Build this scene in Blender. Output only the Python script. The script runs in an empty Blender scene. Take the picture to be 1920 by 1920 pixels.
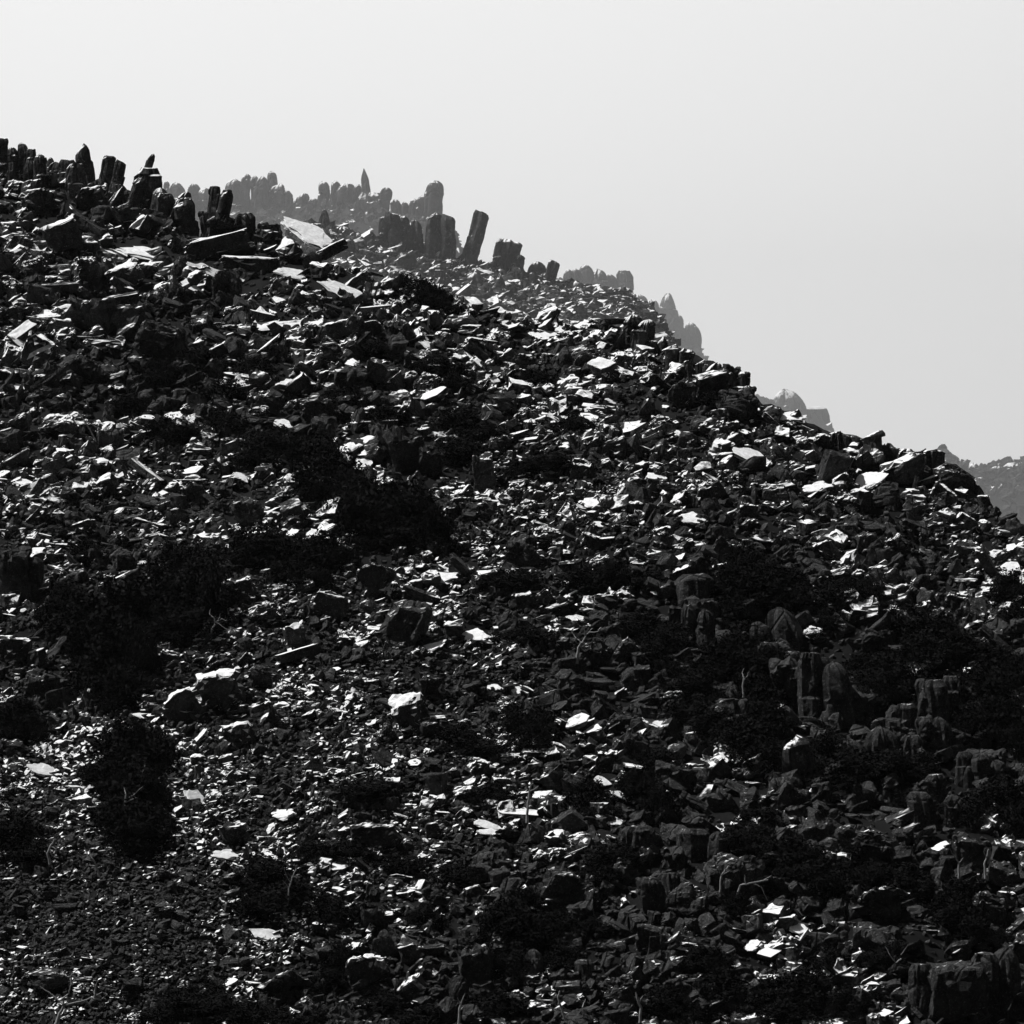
import bpy, bmesh, math, random
import numpy as np
from mathutils import Vector, Matrix, Euler, noise as mnoise

R = math.radians
rnd = random.Random(11)
rng = np.random.default_rng(7)

# ------------------------------------------------------------------ camera, sky, sun, exposure
T = 0.16                       # half width of the view as a tangent
PITCH = 0.0125                 # camera tilt as a tangent
scn = bpy.context.scene
cam_d = bpy.data.cameras.new("camera")
cam_d.sensor_width = 36.0
cam_d.lens = 18.0 / T
cam_d.clip_start = 0.5
cam_d.clip_end = 80000
cam = bpy.data.objects.new("camera", cam_d)
scn.collection.objects.link(cam)
cam.rotation_euler = (R(90) + math.atan(PITCH), 0, 0)
scn.camera = cam

SUN = Vector((-0.52, 0.06, 0.85)).normalized()      # direction towards the sun
sun_d = bpy.data.lights.new("sun", 'SUN')
sun_d.energy = 5.0
sun_d.angle = R(1.5)
sun_d.color = (1.0, 1.0, 1.0)
sun = bpy.data.objects.new("sun", sun_d)
scn.collection.objects.link(sun)
sun.rotation_euler = SUN.to_track_quat('Z', 'Y').to_euler()

world = bpy.data.worlds.new("World")
scn.world = world
world.use_nodes = True
wn, wl = world.node_tree.nodes, world.node_tree.links
wn.clear()
out = wn.new("ShaderNodeOutputWorld")
bg_a = wn.new("ShaderNodeBackground"); bg_b = wn.new("ShaderNodeBackground")
add = wn.new("ShaderNodeAddShader")
sky = wn.new("ShaderNodeTexSky"); sky.sky_type = 'NISHITA'; sky.sun_disc = False
sky.sun_elevation = math.asin(SUN.z); sky.sun_rotation = math.atan2(SUN.x, SUN.y)
bw = wn.new("ShaderNodeRGBToBW")
wl.new(sky.outputs[0], bw.inputs[0]); wl.new(bw.outputs[0], bg_a.inputs[0]); bg_a.inputs[1].default_value = 0.004
# thin cloud, glowing around the side the sun stands on, dim behind the camera
tc = wn.new("ShaderNodeTexCoord")
dotn = wn.new("ShaderNodeVectorMath"); dotn.operation = 'DOT_PRODUCT'
dotn.inputs[1].default_value = Vector((-0.22, 0.95, 0.20)).normalized()
mr = wn.new("ShaderNodeMapRange"); mr.interpolation_type = 'SMOOTHSTEP'
mr.inputs[1].default_value = 0.40; mr.inputs[2].default_value = 1.08
mr.inputs[3].default_value = 0.05; mr.inputs[4].default_value = 1.06
wl.new(tc.outputs['Generated'], dotn.inputs[0]); wl.new(dotn.outputs['Value'], mr.inputs[0])
wl.new(mr.outputs[0], bg_b.inputs[0])
bg_b.inputs[1].default_value = 1.0
wl.new(bg_a.outputs[0], add.inputs[0]); wl.new(bg_b.outputs[0], add.inputs[1]); wl.new(add.outputs[0], out.inputs[0])

scn.view_settings.view_transform = 'Standard'
scn.view_settings.look = 'None'
scn.view_settings.gamma = 1.0
scn.view_settings.exposure = 0.0
scn.view_settings.use_curve_mapping = False
scn.cycles.max_bounces = 3
scn.cycles.diffuse_bounces = 2
scn.cycles.glossy_bounces = 1
scn.cycles.volume_bounces = 0
scn.cycles.use_denoising = True

COL = scn.collection

# ------------------------------------------------------------------ materials
def nodes(name):
    m = bpy.data.materials.new(name); m.use_nodes = True
    n, l = m.node_tree.nodes, m.node_tree.links
    n.clear()
    o = n.new("ShaderNodeOutputMaterial"); b = n.new("ShaderNodeBsdfPrincipled")
    l.new(b.outputs[0], o.inputs[0])
    return m, n, l, b

def math_n(n, l, op, a, b=None, c=None):
    k = n.new("ShaderNodeMath"); k.operation = op
    for i, v in enumerate((a, b, c)):
        if v is None: continue
        if isinstance(v, (int, float)): k.inputs[i].default_value = v
        else: l.new(v, k.inputs[i])
    return k.outputs[0]

def noise_n(n, l, vec, scale, detail=3, rough=0.6):
    k = n.new("ShaderNodeTexNoise"); k.inputs['Scale'].default_value = scale
    k.inputs['Detail'].default_value = detail; k.inputs['Roughness'].default_value = rough
    l.new(vec, k.inputs['Vector'])
    return k.outputs[0]

def rock_material(name, scale=1.0, lo=0.007, hi=0.058, ground=False):
    """dark dolerite with pale lichen specks; snow lies on whatever faces up, with sunlit left sides painted white too"""
    m, n, l, b = nodes(name)
    geo = n.new("ShaderNodeNewGeometry")
    vm = n.new("ShaderNodeVectorMath"); vm.operation = 'SCALE'
    l.new(geo.outputs['Position'], vm.inputs[0]); vm.inputs['Scale'].default_value = scale
    pos = vm.outputs[0]
    # stone colour
    n1 = noise_n(n, l, pos, 1.3, 6, 0.75)
    n2 = noise_n(n, l, pos, 9.0, 3, 0.7)
    ramp = n.new("ShaderNodeMapRange"); l.new(n1, ramp.inputs[0])
    ramp.inputs[1].default_value = 0.35; ramp.inputs[2].default_value = 0.68
    ramp.inputs[3].default_value = lo; ramp.inputs[4].default_value = hi
    spk = n.new("ShaderNodeMapRange"); l.new(n2, spk.inputs[0])
    spk.inputs[1].default_value = 0.56; spk.inputs[2].default_value = 0.72
    spk.inputs[3].default_value = 0.0; spk.inputs[4].default_value = 0.11
    base = math_n(n, l, 'ADD', ramp.outputs[0], spk.outputs[0])
    # snow
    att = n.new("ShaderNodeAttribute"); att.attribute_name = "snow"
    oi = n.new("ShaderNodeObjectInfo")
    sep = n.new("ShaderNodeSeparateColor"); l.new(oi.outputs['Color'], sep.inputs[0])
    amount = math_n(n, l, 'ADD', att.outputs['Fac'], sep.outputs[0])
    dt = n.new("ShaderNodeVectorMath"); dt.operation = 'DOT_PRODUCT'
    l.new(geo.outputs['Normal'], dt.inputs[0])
    dt.inputs[1].default_value = Vector((-0.30, -0.12, 0.94)).normalized()  # leans left, so sun-facing sides are whitened in the colour besides snowy tops
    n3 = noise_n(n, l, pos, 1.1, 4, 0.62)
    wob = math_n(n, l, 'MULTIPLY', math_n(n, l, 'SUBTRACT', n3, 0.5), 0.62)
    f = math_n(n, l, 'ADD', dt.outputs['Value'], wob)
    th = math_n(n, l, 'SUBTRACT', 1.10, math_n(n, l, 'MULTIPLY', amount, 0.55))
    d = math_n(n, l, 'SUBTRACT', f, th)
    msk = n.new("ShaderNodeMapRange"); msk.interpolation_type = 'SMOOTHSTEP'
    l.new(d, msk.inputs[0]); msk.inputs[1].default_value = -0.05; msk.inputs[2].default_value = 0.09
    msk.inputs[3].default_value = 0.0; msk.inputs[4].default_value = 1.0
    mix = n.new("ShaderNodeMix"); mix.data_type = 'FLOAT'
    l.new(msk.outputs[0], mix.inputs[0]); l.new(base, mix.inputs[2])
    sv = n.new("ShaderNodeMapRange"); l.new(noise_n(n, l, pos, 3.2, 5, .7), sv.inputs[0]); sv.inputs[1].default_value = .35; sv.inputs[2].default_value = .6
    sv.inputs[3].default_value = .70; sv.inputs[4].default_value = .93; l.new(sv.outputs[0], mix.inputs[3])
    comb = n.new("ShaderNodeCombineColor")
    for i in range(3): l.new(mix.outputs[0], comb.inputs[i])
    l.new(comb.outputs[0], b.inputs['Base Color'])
    b.inputs['Roughness'].default_value = 0.85
    b.inputs['Specular IOR Level'].default_value = 0.2
    bump = n.new("ShaderNodeBump"); bump.inputs['Distance'].default_value = 0.22 / scale
    st = math_n(n, l, 'SUBTRACT', 0.75, math_n(n, l, 'MULTIPLY', msk.outputs[0], 0.7))
    l.new(st, bump.inputs['Strength'])
    n4 = noise_n(n, l, pos, 4.0, 5, 0.7)
    sc3 = n.new("ShaderNodeVectorMath"); sc3.operation = 'MULTIPLY'; l.new(pos, sc3.inputs[0]); sc3.inputs[1].default_value = (1, 1, .55)
    vor = n.new("ShaderNodeTexVoronoi"); vor.feature = 'DISTANCE_TO_EDGE'; vor.inputs['Scale'].default_value = .8; l.new(sc3.outputs[0], vor.inputs['Vector'])
    cr = n.new("ShaderNodeMapRange"); l.new(vor.outputs['Distance'], cr.inputs[0]); cr.inputs[1].default_value = 0; cr.inputs[2].default_value = .07
    cr.inputs[3].default_value = -.7; cr.inputs[4].default_value = 0
    hgt = math_n(n, l, 'ADD', math_n(n, l, 'MULTIPLY', n4, 1.3), math_n(n, l, 'MULTIPLY', cr.outputs[0], 1.5))
    l.new(hgt, bump.inputs['Height']); l.new(bump.outputs[0], b.inputs['Normal'])
    return m

def plain_material(name, lo, hi, scale, rough=0.9):
    m, n, l, b = nodes(name)
    geo = n.new("ShaderNodeNewGeometry")
    n1 = noise_n(n, l, geo.outputs['Position'], scale, 4, 0.6)
    ramp = n.new("ShaderNodeMapRange"); l.new(n1, ramp.inputs[0])
    ramp.inputs[1].default_value = 0.3; ramp.inputs[2].default_value = 0.7
    ramp.inputs[3].default_value = lo; ramp.inputs[4].default_value = hi
    comb = n.new("ShaderNodeCombineColor")
    for i in range(3): l.new(ramp.outputs[0], comb.inputs[i])
    l.new(comb.outputs[0], b.inputs['Base Color'])
    b.inputs['Roughness'].default_value = rough
    b.inputs['Specular IOR Level'].default_value = 0.1
    return m

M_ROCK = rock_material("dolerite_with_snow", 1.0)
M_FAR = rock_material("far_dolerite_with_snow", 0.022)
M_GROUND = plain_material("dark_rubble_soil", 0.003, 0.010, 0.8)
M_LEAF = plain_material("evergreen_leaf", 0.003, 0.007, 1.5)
M_BARK = plain_material("weathered_dead_wood", 0.16, 0.34, 4.0)
M_STEM = plain_material("dark_shrub_stem", 0.02, 0.05, 4.0)

# ------------------------------------------------------------------ view helpers (turn a place in the photo into a ray)
def ray(px, py):
    nx = (np.asarray(px, float) - 960) / 960 * T
    ny = (960 - np.asarray(py, float)) / 960 * T
    # rotate by the pitch, then normalise to depth 1
    c, s = math.cos(math.atan(PITCH)), math.sin(math.atan(PITCH))
    y = c - ny * s; z = s + ny * c
    return nx / y, z / y            # u = x/y , e = z/y

def to_px(p):
    c, s = math.cos(math.atan(PITCH)), math.sin(math.atan(PITCH))
    f = p[1] * c + p[2] * s; up = -p[1] * s + p[2] * c
    return 960 + p[0] / f / T * 960, 960 - up / f / T * 960

def ppm(y): return y * 2 * T / 1920   # metres per photo pixel at distance y

# ------------------------------------------------------------------ the land
def curve(pts):
    xs = [p[0] for p in pts]; ys = [p[1] for p in pts]
    us = np.array([float(ray(x, 900)[0]) for x in xs])
    return lambda u: np.interp(u, us, ys)
main_px = curve([(-300, 268), (0, 292), (60, 302), (110, 320), (170, 342), (240, 368), (300, 390), (440, 420), (530, 432), (600, 470), (700, 500), (760, 524),
                 (850, 550), (950, 576), (1050, 597), (1150, 618), (1240, 650), (1300, 680), (1380, 722), (1430, 772),
                 (1540, 815), (1640, 836), (1700, 858), (1760, 884), (1840, 922), (1862, 968), (1920, 1000), (2200, 1080)])
b_px = curve([(-300, 500), (500, 470), (560, 436), (600, 424), (640, 438), (700, 458), (760, 476), (830, 492), (880, 500), (940, 510),
              (1000, 528), (1060, 545), (1120, 558), (1180, 574), (1230, 612), (1260, 680), (1400, 800), (1920, 1010), (2200, 1080)])
c_px = curve([(-300, 420), (280, 400), (320, 378), (400, 382), (430, 380), (545, 384), (560, 388), (600, 378), (700, 384), (750, 398), (775, 396), (830, 420), (900, 500),
              (1050, 530), (1150, 545), (1200, 575), (1240, 600), (1290, 640), (1320, 690), (1400, 752), (1440, 768), (1500, 778), (1545, 812),
              (1600, 850), (1690, 862), (1720, 860), (1742, 854), (1765, 853), (1800, 868), (1850, 888), (1872, 880), (1900, 876), (1920, 868), (2200, 860)])
c_dist = curve([(0, 14500), (560, 14500), (830, 12000), (1000, 14500), (1180, 17500), (1240, 24000), (1540, 25000), (1700, 18500), (2200, 18500)])
B_D = 4600.0

def vnoise(x, y, seed=0):
    xi = np.floor(x).astype(np.int64); yi = np.floor(y).astype(np.int64)
    fx = x - xi; fy = y - yi
    fx = fx * fx * (3 - 2 * fx); fy = fy * fy * (3 - 2 * fy)
    def h(a, b):
        k = (a * 374761393 + b * 668265263 + seed * 974634777) & 0xFFFFFFFF
        k = ((k ^ (k >> 13)) * 1274126177) & 0xFFFFFFFF
        return ((k ^ (k >> 16)) & 0xFFFF) / 65535.0
    return (h(xi, yi) * (1 - fx) + h(xi + 1, yi) * fx) * (1 - fy) + (h(xi, yi + 1) * (1 - fx) + h(xi + 1, yi + 1) * fx) * fy

Y_B, Z_B = 160.0, -25.0
def crest(u):
    e = ray(960, main_px(u))[1]
    return np.clip(113.0 / (0.55 - e), 190, 300), e

def height(x, y):
    x = np.asarray(x, float); y = np.asarray(y, float)
    ys = np.maximum(np.abs(y), 100.0)
    u = x / ys
    uc = np.clip(u, -0.22, 0.22)
    Dc, ec = crest(uc)
    eb = ray(960, b_px(uc))[1]; ecc = ray(960, c_px(uc))[1]; Dcc = c_dist(uc)
    zc = ec * Dc
    sl = (zc - Z_B) / (Dc - Y_B)
    main = Z_B + sl * (y - Y_B)
    z = np.full(np.broadcast(x, y).shape, 0.0)
    near = np.interp(y, [-4000, -60, -3, 3, 12, 60, 110, 130], [300, 2, -2.0, -2.2, -7, -34, -41.5, -42])
    z = np.where(y < 130, near, np.maximum(main, -42))
    # past the crest: dip, second crest, dip, far crest, dip
    k = [(0, zc), (30, zc - 9), (120, zc - 22)]
    zB = eb * B_D; zC = ecc * Dcc
    def seg(z, y0, z0, y1, z1):
        t = np.clip((y - y0) / np.maximum(y1 - y0, 1e-3), 0, 1)
        return np.where(y > y0, z0 + (z1 - z0) * t, z)
    z = seg(z, Dc, zc, Dc + 30, zc - 9)
    z = seg(z, Dc + 30, zc - 9, Dc + 120, zc - 24)
    z = seg(z, Dc + 120, zc - 24, np.full_like(Dc, B_D - 260.0), zB - 100)
    z = seg(z, np.full_like(Dc, B_D - 260.0), zB - 100, np.full_like(Dc, B_D), zB)
    z = seg(z, np.full_like(Dc, B_D), zB, np.full_like(Dc, B_D + 400), zB - 160)
    z = seg(z, np.full_like(Dc, B_D + 400), zB - 160, Dcc - 2500, zC - 1000)
    z = seg(z, Dcc - 2500, zC - 1000, Dcc, zC)
    z = seg(z, Dcc, zC, Dcc + 3000, np.full_like(Dc, -40.0))
    # unevenness, scaled with distance so that it never shows as a smooth sheet
    far = np.clip(y / 210.0, 1.0, 130.0)
    a = np.clip((y - 100) / 60, 0, 1)
    n = (vnoise(x / 14 / far, y / 14 / far, 1) - .5) * 2.6 + (vnoise(x / 5 / far, y / 5 / far, 2) - .5) * 1.1 + (vnoise(x / 2 / far, y / 2 / far, 3) - .5) * .4
    return z + n * a * np.where(far > 1.5, far * 0.35, 1.0)

YS = np.concatenate([np.arange(130, 300, 0.5), np.arange(300, 4300, 80), np.arange(4300, 4660, 6), np.arange(4660, 10000, 200), np.arange(10000, 25200, 80)])
def hit(px, py, limit=None):
    """distance along y at which the ray of a photo pixel meets the land"""
    u, e = ray(px, py); u = np.atleast_1d(u); e = np.atleast_1d(e)
    res = np.full(u.shape, np.nan)
    for s in range(0, len(u), 4000):
        uu, ee = u[s:s + 4000, None], e[s:s + 4000, None]
        yy = YS[None, :]
        below = ee * yy <= height(uu * yy, yy + 0 * uu)
        i = below.argmax(1); ok = below.any(1)
        v = YS[i]; v[~ok] = np.nan
        res[s:s + 4000] = v
    if limit is not None: res = np.fmin(np.where(np.isnan(res), limit, res), limit)
    return res

def hit1(px, py):                       # on the near slope, never past its crest
    u, e = ray(px, py)
    Dc = float(crest(np.array([float(u)]))[0][0])
    return float(hit(px, py, limit=Dc + 1.0)[0])

def new_mesh(name, verts, faces, mat, smooth=False):
    me = bpy.data.meshes.new(name)
    verts = np.asarray(verts, np.float32); faces = np.asarray(faces, np.int32)
    k = faces.shape[1]
    me.vertices.add(len(verts)); me.vertices.foreach_set("co", verts.ravel())
    me.loops.add(faces.size); me.loops.foreach_set("vertex_index", faces.ravel())
    me.polygons.add(len(faces)); me.polygons.foreach_set("loop_start", np.arange(0, faces.size, k, dtype=np.int32))
    me.update(calc_edges=True)
    me.polygons.foreach_set("use_smooth", np.full(len(faces), smooth))
    me.materials.append(mat)
    return me

def link(name, me, parent=None, snow=0.0):
    o = bpy.data.objects.new(name, me); COL.objects.link(o)
    o.color = (snow, 0, 0, 1)
    if parent: o.parent = parent
    return o

def tag(o, label=None, cat=None, group=None, kind=None):
    if label: o["label"] = label
    if cat: o["category"] = cat
    if group: o["group"] = group
    if kind: o["kind"] = kind
    return o

def build_land():
    us = np.concatenate([np.linspace(-3, -.24, 10)[:-1], np.linspace(-.24, .24, 321), np.linspace(.24, 3, 10)[1:]])
    ys = np.concatenate([[-4000, -1500, -400, -60, -20, -8, -3, 0, 3, 8, 12, 25, 40, 60, 85], np.arange(100, 152, 4), np.arange(152, 305, 1.2), np.arange(305, 420, 15),
                         np.arange(420, 4250, 250), np.arange(4250, 4700, 12), np.arange(4750, 9500, 400), np.arange(9500, 25600, 120), [26500, 28000, 31000, 60000]])
    U, Y = np.meshgrid(us, ys)
    X = U * np.maximum(np.abs(Y), 100)
    Z = height(X, Y) - 0.05
    V = np.stack([X, Y, Z], -1).reshape(-1, 3)
    nu, ny = len(us), len(ys)
    i = np.arange(nu * ny).reshape(ny, nu)
    F = np.stack([i[:-1, :-1], i[:-1, 1:], i[1:, 1:], i[1:, :-1]], -1).reshape(-1, 4)
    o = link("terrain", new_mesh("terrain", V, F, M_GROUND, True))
    tag(o, kind="structure")
build_land()

# ------------------------------------------------------------------ rock shapes
def hull(pts):
    bm = bmesh.new()
    for p in pts: bm.verts.new(p)
    r = bmesh.ops.convex_hull(bm, input=bm.verts)
    bmesh.ops.delete(bm, geom=[g for g in set(r['geom_interior']) | set(r['geom_unused']) if isinstance(g, bmesh.types.BMVert)], context='VERTS')
    bmesh.ops.dissolve_limit(bm, angle_limit=R(9), verts=bm.verts, edges=bm.edges)
    return bm

def rock_points(kind, r):
    pts = []
    if kind == 'slab':
        k = r.choice((5, 5, 6, 7)); st = r.uniform(0, 6.28); tl = (r.uniform(-.35, .35), r.uniform(-.35, .35))
        for i in range(k):
            a = st + (i + r.uniform(-.32, .32)) * 2 * math.pi / k; q = r.uniform(.62, 1.05)
            x, y = math.cos(a) * q, math.sin(a) * q
            pts.append((x * .92, y * .92, 1 + tl[0] * x + tl[1] * y + r.uniform(-.12, .12)))
            b = r.uniform(.8, 1.12); pts.append((x * b, y * b, r.uniform(-.2, .6)))
            if r.random() < .7: pts.append((x * r.uniform(.5, .95), y * r.uniform(.5, .95), -1 + r.uniform(0, .5)))
    elif kind in ('blocky', 'log'):
        jit = {'blocky': .62, 'log': .3}[kind]
        for sx in (-1, 1):
            for sy in (-1, 1):
                for sz in (-1, 1):
                    for _ in range(r.choice((1, 2, 2))):
                        pts.append((sx * (1 - r.random() * jit), sy * (1 - r.random() * jit), sz * (1 - r.random() * jit * .9)))
    elif kind == 'angular':
        for _ in range(10):
            v = Vector((r.gauss(0, 1), r.gauss(0, 1), r.gauss(0, 1))).normalized()
            pts.append(tuple(v))
    else:  # rounded
        for _ in range(26):
            v = Vector((r.gauss(0, 1), r.gauss(0, 1), r.gauss(0, 1))).normalized()
            q = Vector([math.copysign(abs(c) ** 0.75, c) for c in v])
            pts.append(tuple(q * r.uniform(.88, 1)))
    return pts

def normalise(V):
    V = V - (V.max(0) + V.min(0)) / 2
    return V / (V.max(0) - V.min(0))

def low_rock(kind, seed, mid=False):
    r = random.Random(seed)
    bm = hull(rock_points(kind, r))
    if kind in ('rounded', 'blocky'):
        bmesh.ops.bevel(bm, geom=bm.edges[:], offset=.07, segments=1, affect='EDGES', clamp_overlap=True)
    bmesh.ops.triangulate(bm, faces=bm.faces)
    if mid:
        long = [e for e in bm.edges if e.calc_length() > .3]
        bmesh.ops.subdivide_edges(bm, edges=long, cuts=1)
        bmesh.ops.triangulate(bm, faces=bm.faces)
        long = [e for e in bm.edges if e.calc_length() > .5]
        if long:
            bmesh.ops.subdivide_edges(bm, edges=long, cuts=1); bmesh.ops.triangulate(bm, faces=bm.faces)
        bm.normal_update(); off = Vector((seed * 1.3, seed * .7, seed * .37))
        for v in bm.verts:
            d = mnoise.fractal(v.co * 2.0 + off, .8, 2.1, 3) * (.05 if kind == 'slab' else .09) + (mnoise.cell(v.co * 1.9 + off) - .5) * (.04 if kind == 'slab' else .10)
            v.co = v.co + v.normal * d
    bm.verts.index_update()
    V = np.array([v.co[:] for v in bm.verts]); F = np.array([[v.index for v in f.verts] for f in bm.faces])
    bm.free()
    return normalise(V), F

def high_rock(kind, seed, mat, name):
    r = random.Random(seed)
    bm = hull(rock_points(kind, r))
    bmesh.ops.bevel(bm, geom=bm.edges[:], offset=.03 if kind != 'rounded' else .08, segments=1 if kind != 'rounded' else 2, affect='EDGES', clamp_overlap=True)
    bmesh.ops.triangulate(bm, faces=bm.faces)
    for _ in range(2):
        long = [e for e in bm.edges if e.calc_length() > .22]
        if not long: break
        bmesh.ops.subdivide_edges(bm, edges=long, cuts=2)
        bmesh.ops.triangulate(bm, faces=bm.faces)
    bm.normal_update()
    off = Vector((seed * 3.1, seed * 1.7, seed * .9))
    for v in bm.verts:
        p = v.co
        d = mnoise.fractal(p * 1.6 + off, 0.9, 2.1, 4) * (.10 if kind == 'slab' else .12)
        # a joint crack or ledge here and there
        c = mnoise.noise(p * 2.2 + off * 1.3)
        d -= (.03 if kind == 'slab' else .07) * max(0, 1 - abs(c) * 12)
        cell = mnoise.cell(Vector((p.x * 2.1, p.y * 2.1, p.z * 1.5)) + off * 2.3)
        d += (cell - .5) * (.12 if kind == 'slab' else .15)
        v.co = p + v.normal * d
    bm.verts.index_update()
    V = np.array([v.co[:] for v in bm.verts]); F = np.array([[v.index for v in f.verts] for f in bm.faces])
    bm.free()
    return new_mesh(name, normalise(V), F, mat, False)

KINDS = {'blocky': 9, 'angular': 6, 'rounded': 7, 'slab': 9, 'log': 4}
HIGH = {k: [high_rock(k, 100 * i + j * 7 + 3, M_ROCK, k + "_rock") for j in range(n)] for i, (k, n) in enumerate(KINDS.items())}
LOW = {k: [low_rock(k, 5000 + 100 * i + j) for j in range(n)] for i, (k, n) in enumerate(KINDS.items())}
MIDR = {k: [low_rock(k, 5000 + 100 * i + j, True) for j in range(n)] for i, (k, n) in enumerate(KINDS.items())}

# ------------------------------------------------------------------ scree: rocks past counting, one mesh
def rot_matrices(rx, ry, rz):
    cx, sx, cy, sy, cz, sz = np.cos(rx), np.sin(rx), np.cos(ry), np.sin(ry), np.cos(rz), np.sin(rz)
    n = len(rx); o, z = np.ones(n), np.zeros(n)
    def m(rows): return np.stack([np.stack(r, -1) for r in rows], -2)
    Rx = m([[o, z, z], [z, cx, -sx], [z, sx, cx]]); Ry = m([[cy, z, sy], [z, o, z], [-sy, z, cy]]); Rz = m([[cz, -sz, z], [sz, cz, z], [z, z, o]])
    return Rx @ Ry @ Rz        # spin about its own axis first, then lean

def scatter(name, mat, pos, size, snow, flat, kinds_p, smooth=False):
    keys = [(k, j) for k in LOW for j in range(len(LOW[k]))]
    p = np.array([kinds_p[k] / len(LOW[k]) for k, j in keys]); p /= p.sum()
    which = rng.choice(len(keys), len(pos), p=p)
    VV, FF, SS = [], [], []; base = 0
    for i, (k, j) in enumerate(keys):
      for big in (False, True):
        sel = np.where((which == i) & ((size / ppm(pos[:, 1]) > 12.5) == big))[0]
        if not len(sel): continue
        V, F = (MIDR if big else LOW)[k][j]; n = len(sel); s = size[sel]
        if k == 'slab': dims = np.stack([rng.uniform(.9, 1.7, n), rng.uniform(.7, 1.1, n), rng.uniform(.2, .42, n)], -1)
        elif k == 'log': dims = np.stack([rng.uniform(1.4, 2.2, n), rng.uniform(.4, .6, n), rng.uniform(.3, .5, n)], -1)
        else: dims = np.stack([rng.uniform(.8, 1.3, n), rng.uniform(.7, 1.1, n), rng.uniform(.6, 1.1, n)], -1)
        dims *= s[:, None]
        lean = rng.normal(0.12, .42, n); roll = rng.normal(-.03, .42, n)
        M = rot_matrices(lean, roll, rng.uniform(-.9, .9, n) if k in ('slab', 'log') else rng.uniform(-3.1, 3.1, n))
        P = np.einsum('nij,nvj->nvi', M, V[None] * dims[:, None, :]) + pos[sel][:, None, :]
        VV.append(P.reshape(-1, 3))
        FF.append((F[None] + (np.arange(n) * len(V))[:, None, None] + base).reshape(-1, 3))
        SS.append(np.repeat(snow[sel], len(V)))
        base += n * len(V)
    me = new_mesh(name, np.concatenate(VV), np.concatenate(FF), mat, smooth)
    a = me.attributes.new("snow", 'FLOAT', 'POINT'); a.data.foreach_set("value", np.concatenate(SS).astype(np.float32))
    return link(name, me)

# size of the rubble and thickness of the snow from place to place: (x, y, radius, value)
def blobmap(px, py, blobs, default, dw=0.35):
    w = np.full(px.shape, dw); v = default * w
    for x, y, r, val in blobs:
        k = np.exp(-((px - x) ** 2 + (py - y) ** 2) / (2 * r * r))
        w = w + k; v = v + k * val
    return v / w
SIZE_BLOBS = [(150, 1780, 170, 6.5), (350, 1700, 120, 7.5), (520, 1520, 90, 10), (60, 1550, 80, 8), (450, 1200, 90, 9), (200, 450, 160, 20), (600, 560, 200, 18),
              (900, 620, 150, 15), (1250, 720, 150, 15), (1000, 960, 70, 9), (1600, 930, 150, 17), (1450, 1000, 120, 13), (1700, 1150, 150, 11), (1600, 1400, 220, 30), (1600, 1600, 150, 22), (1330, 1280, 90, 22),
              (1750, 1700, 200, 19), (1470, 1740, 60, 11), (1150, 1700, 150, 18), (600, 1250, 120, 11), (800, 1450, 120, 9), (150, 800, 160, 15), (700, 850, 100, 17), (800, 1800, 120, 15)]
SNOW_BLOBS = [(200, 480, 150, .88), (600, 500, 130, .92), (900, 600, 130, .88), (1250, 750, 160, .80), (1400, 870, 110, .85), (600, 970, 55, 1.2), (1000, 950, 70, .95), (1550, 900, 120, .8),
              (1250, 950, 120, .80), (1800, 1050, 90, .75), (300, 1250, 50, 1.1), (560, 1540, 75, 1.05), (160, 1400, 60, 1.1), (400, 1480, 60, 1.05), (450, 1180, 60, .8), (1480, 1740, 60, 1.15), (400, 1640, 90, .85),
              (300, 720, 110, .5), (450, 800, 90, .45), (750, 780, 80, .5), (90, 1000, 100, .55), (800, 1120, 90, .6), (700, 1250, 100, .5), (900, 1280, 100, .45), (1100, 1330, 90, .35), (850, 1600, 90, .35), (150, 1750, 140, .38), (800, 1500, 100, .55),
              (1320, 1300, 170, .02), (1600, 1350, 210, -.05), (1820, 1400, 120, -.05), (1250, 1600, 170, .15), (1650, 1600, 170, .12), (1800, 1780, 150, .12), (1000, 1750, 150, .18), (1180, 1800, 120, .15), (1650, 1760, 120, .15), (1130, 1450, 60, .95), (950, 1560, 50, .8),
              (600, 1700, 100, .45), (20, 1250, 60, .3), (280, 720, 60, .35), (700, 880, 40, 1.0), (520, 750, 40, .9), (1320, 1480, 60, .6), (1800, 1620, 60, .8), (1650, 1180, 80, .65)]

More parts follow.
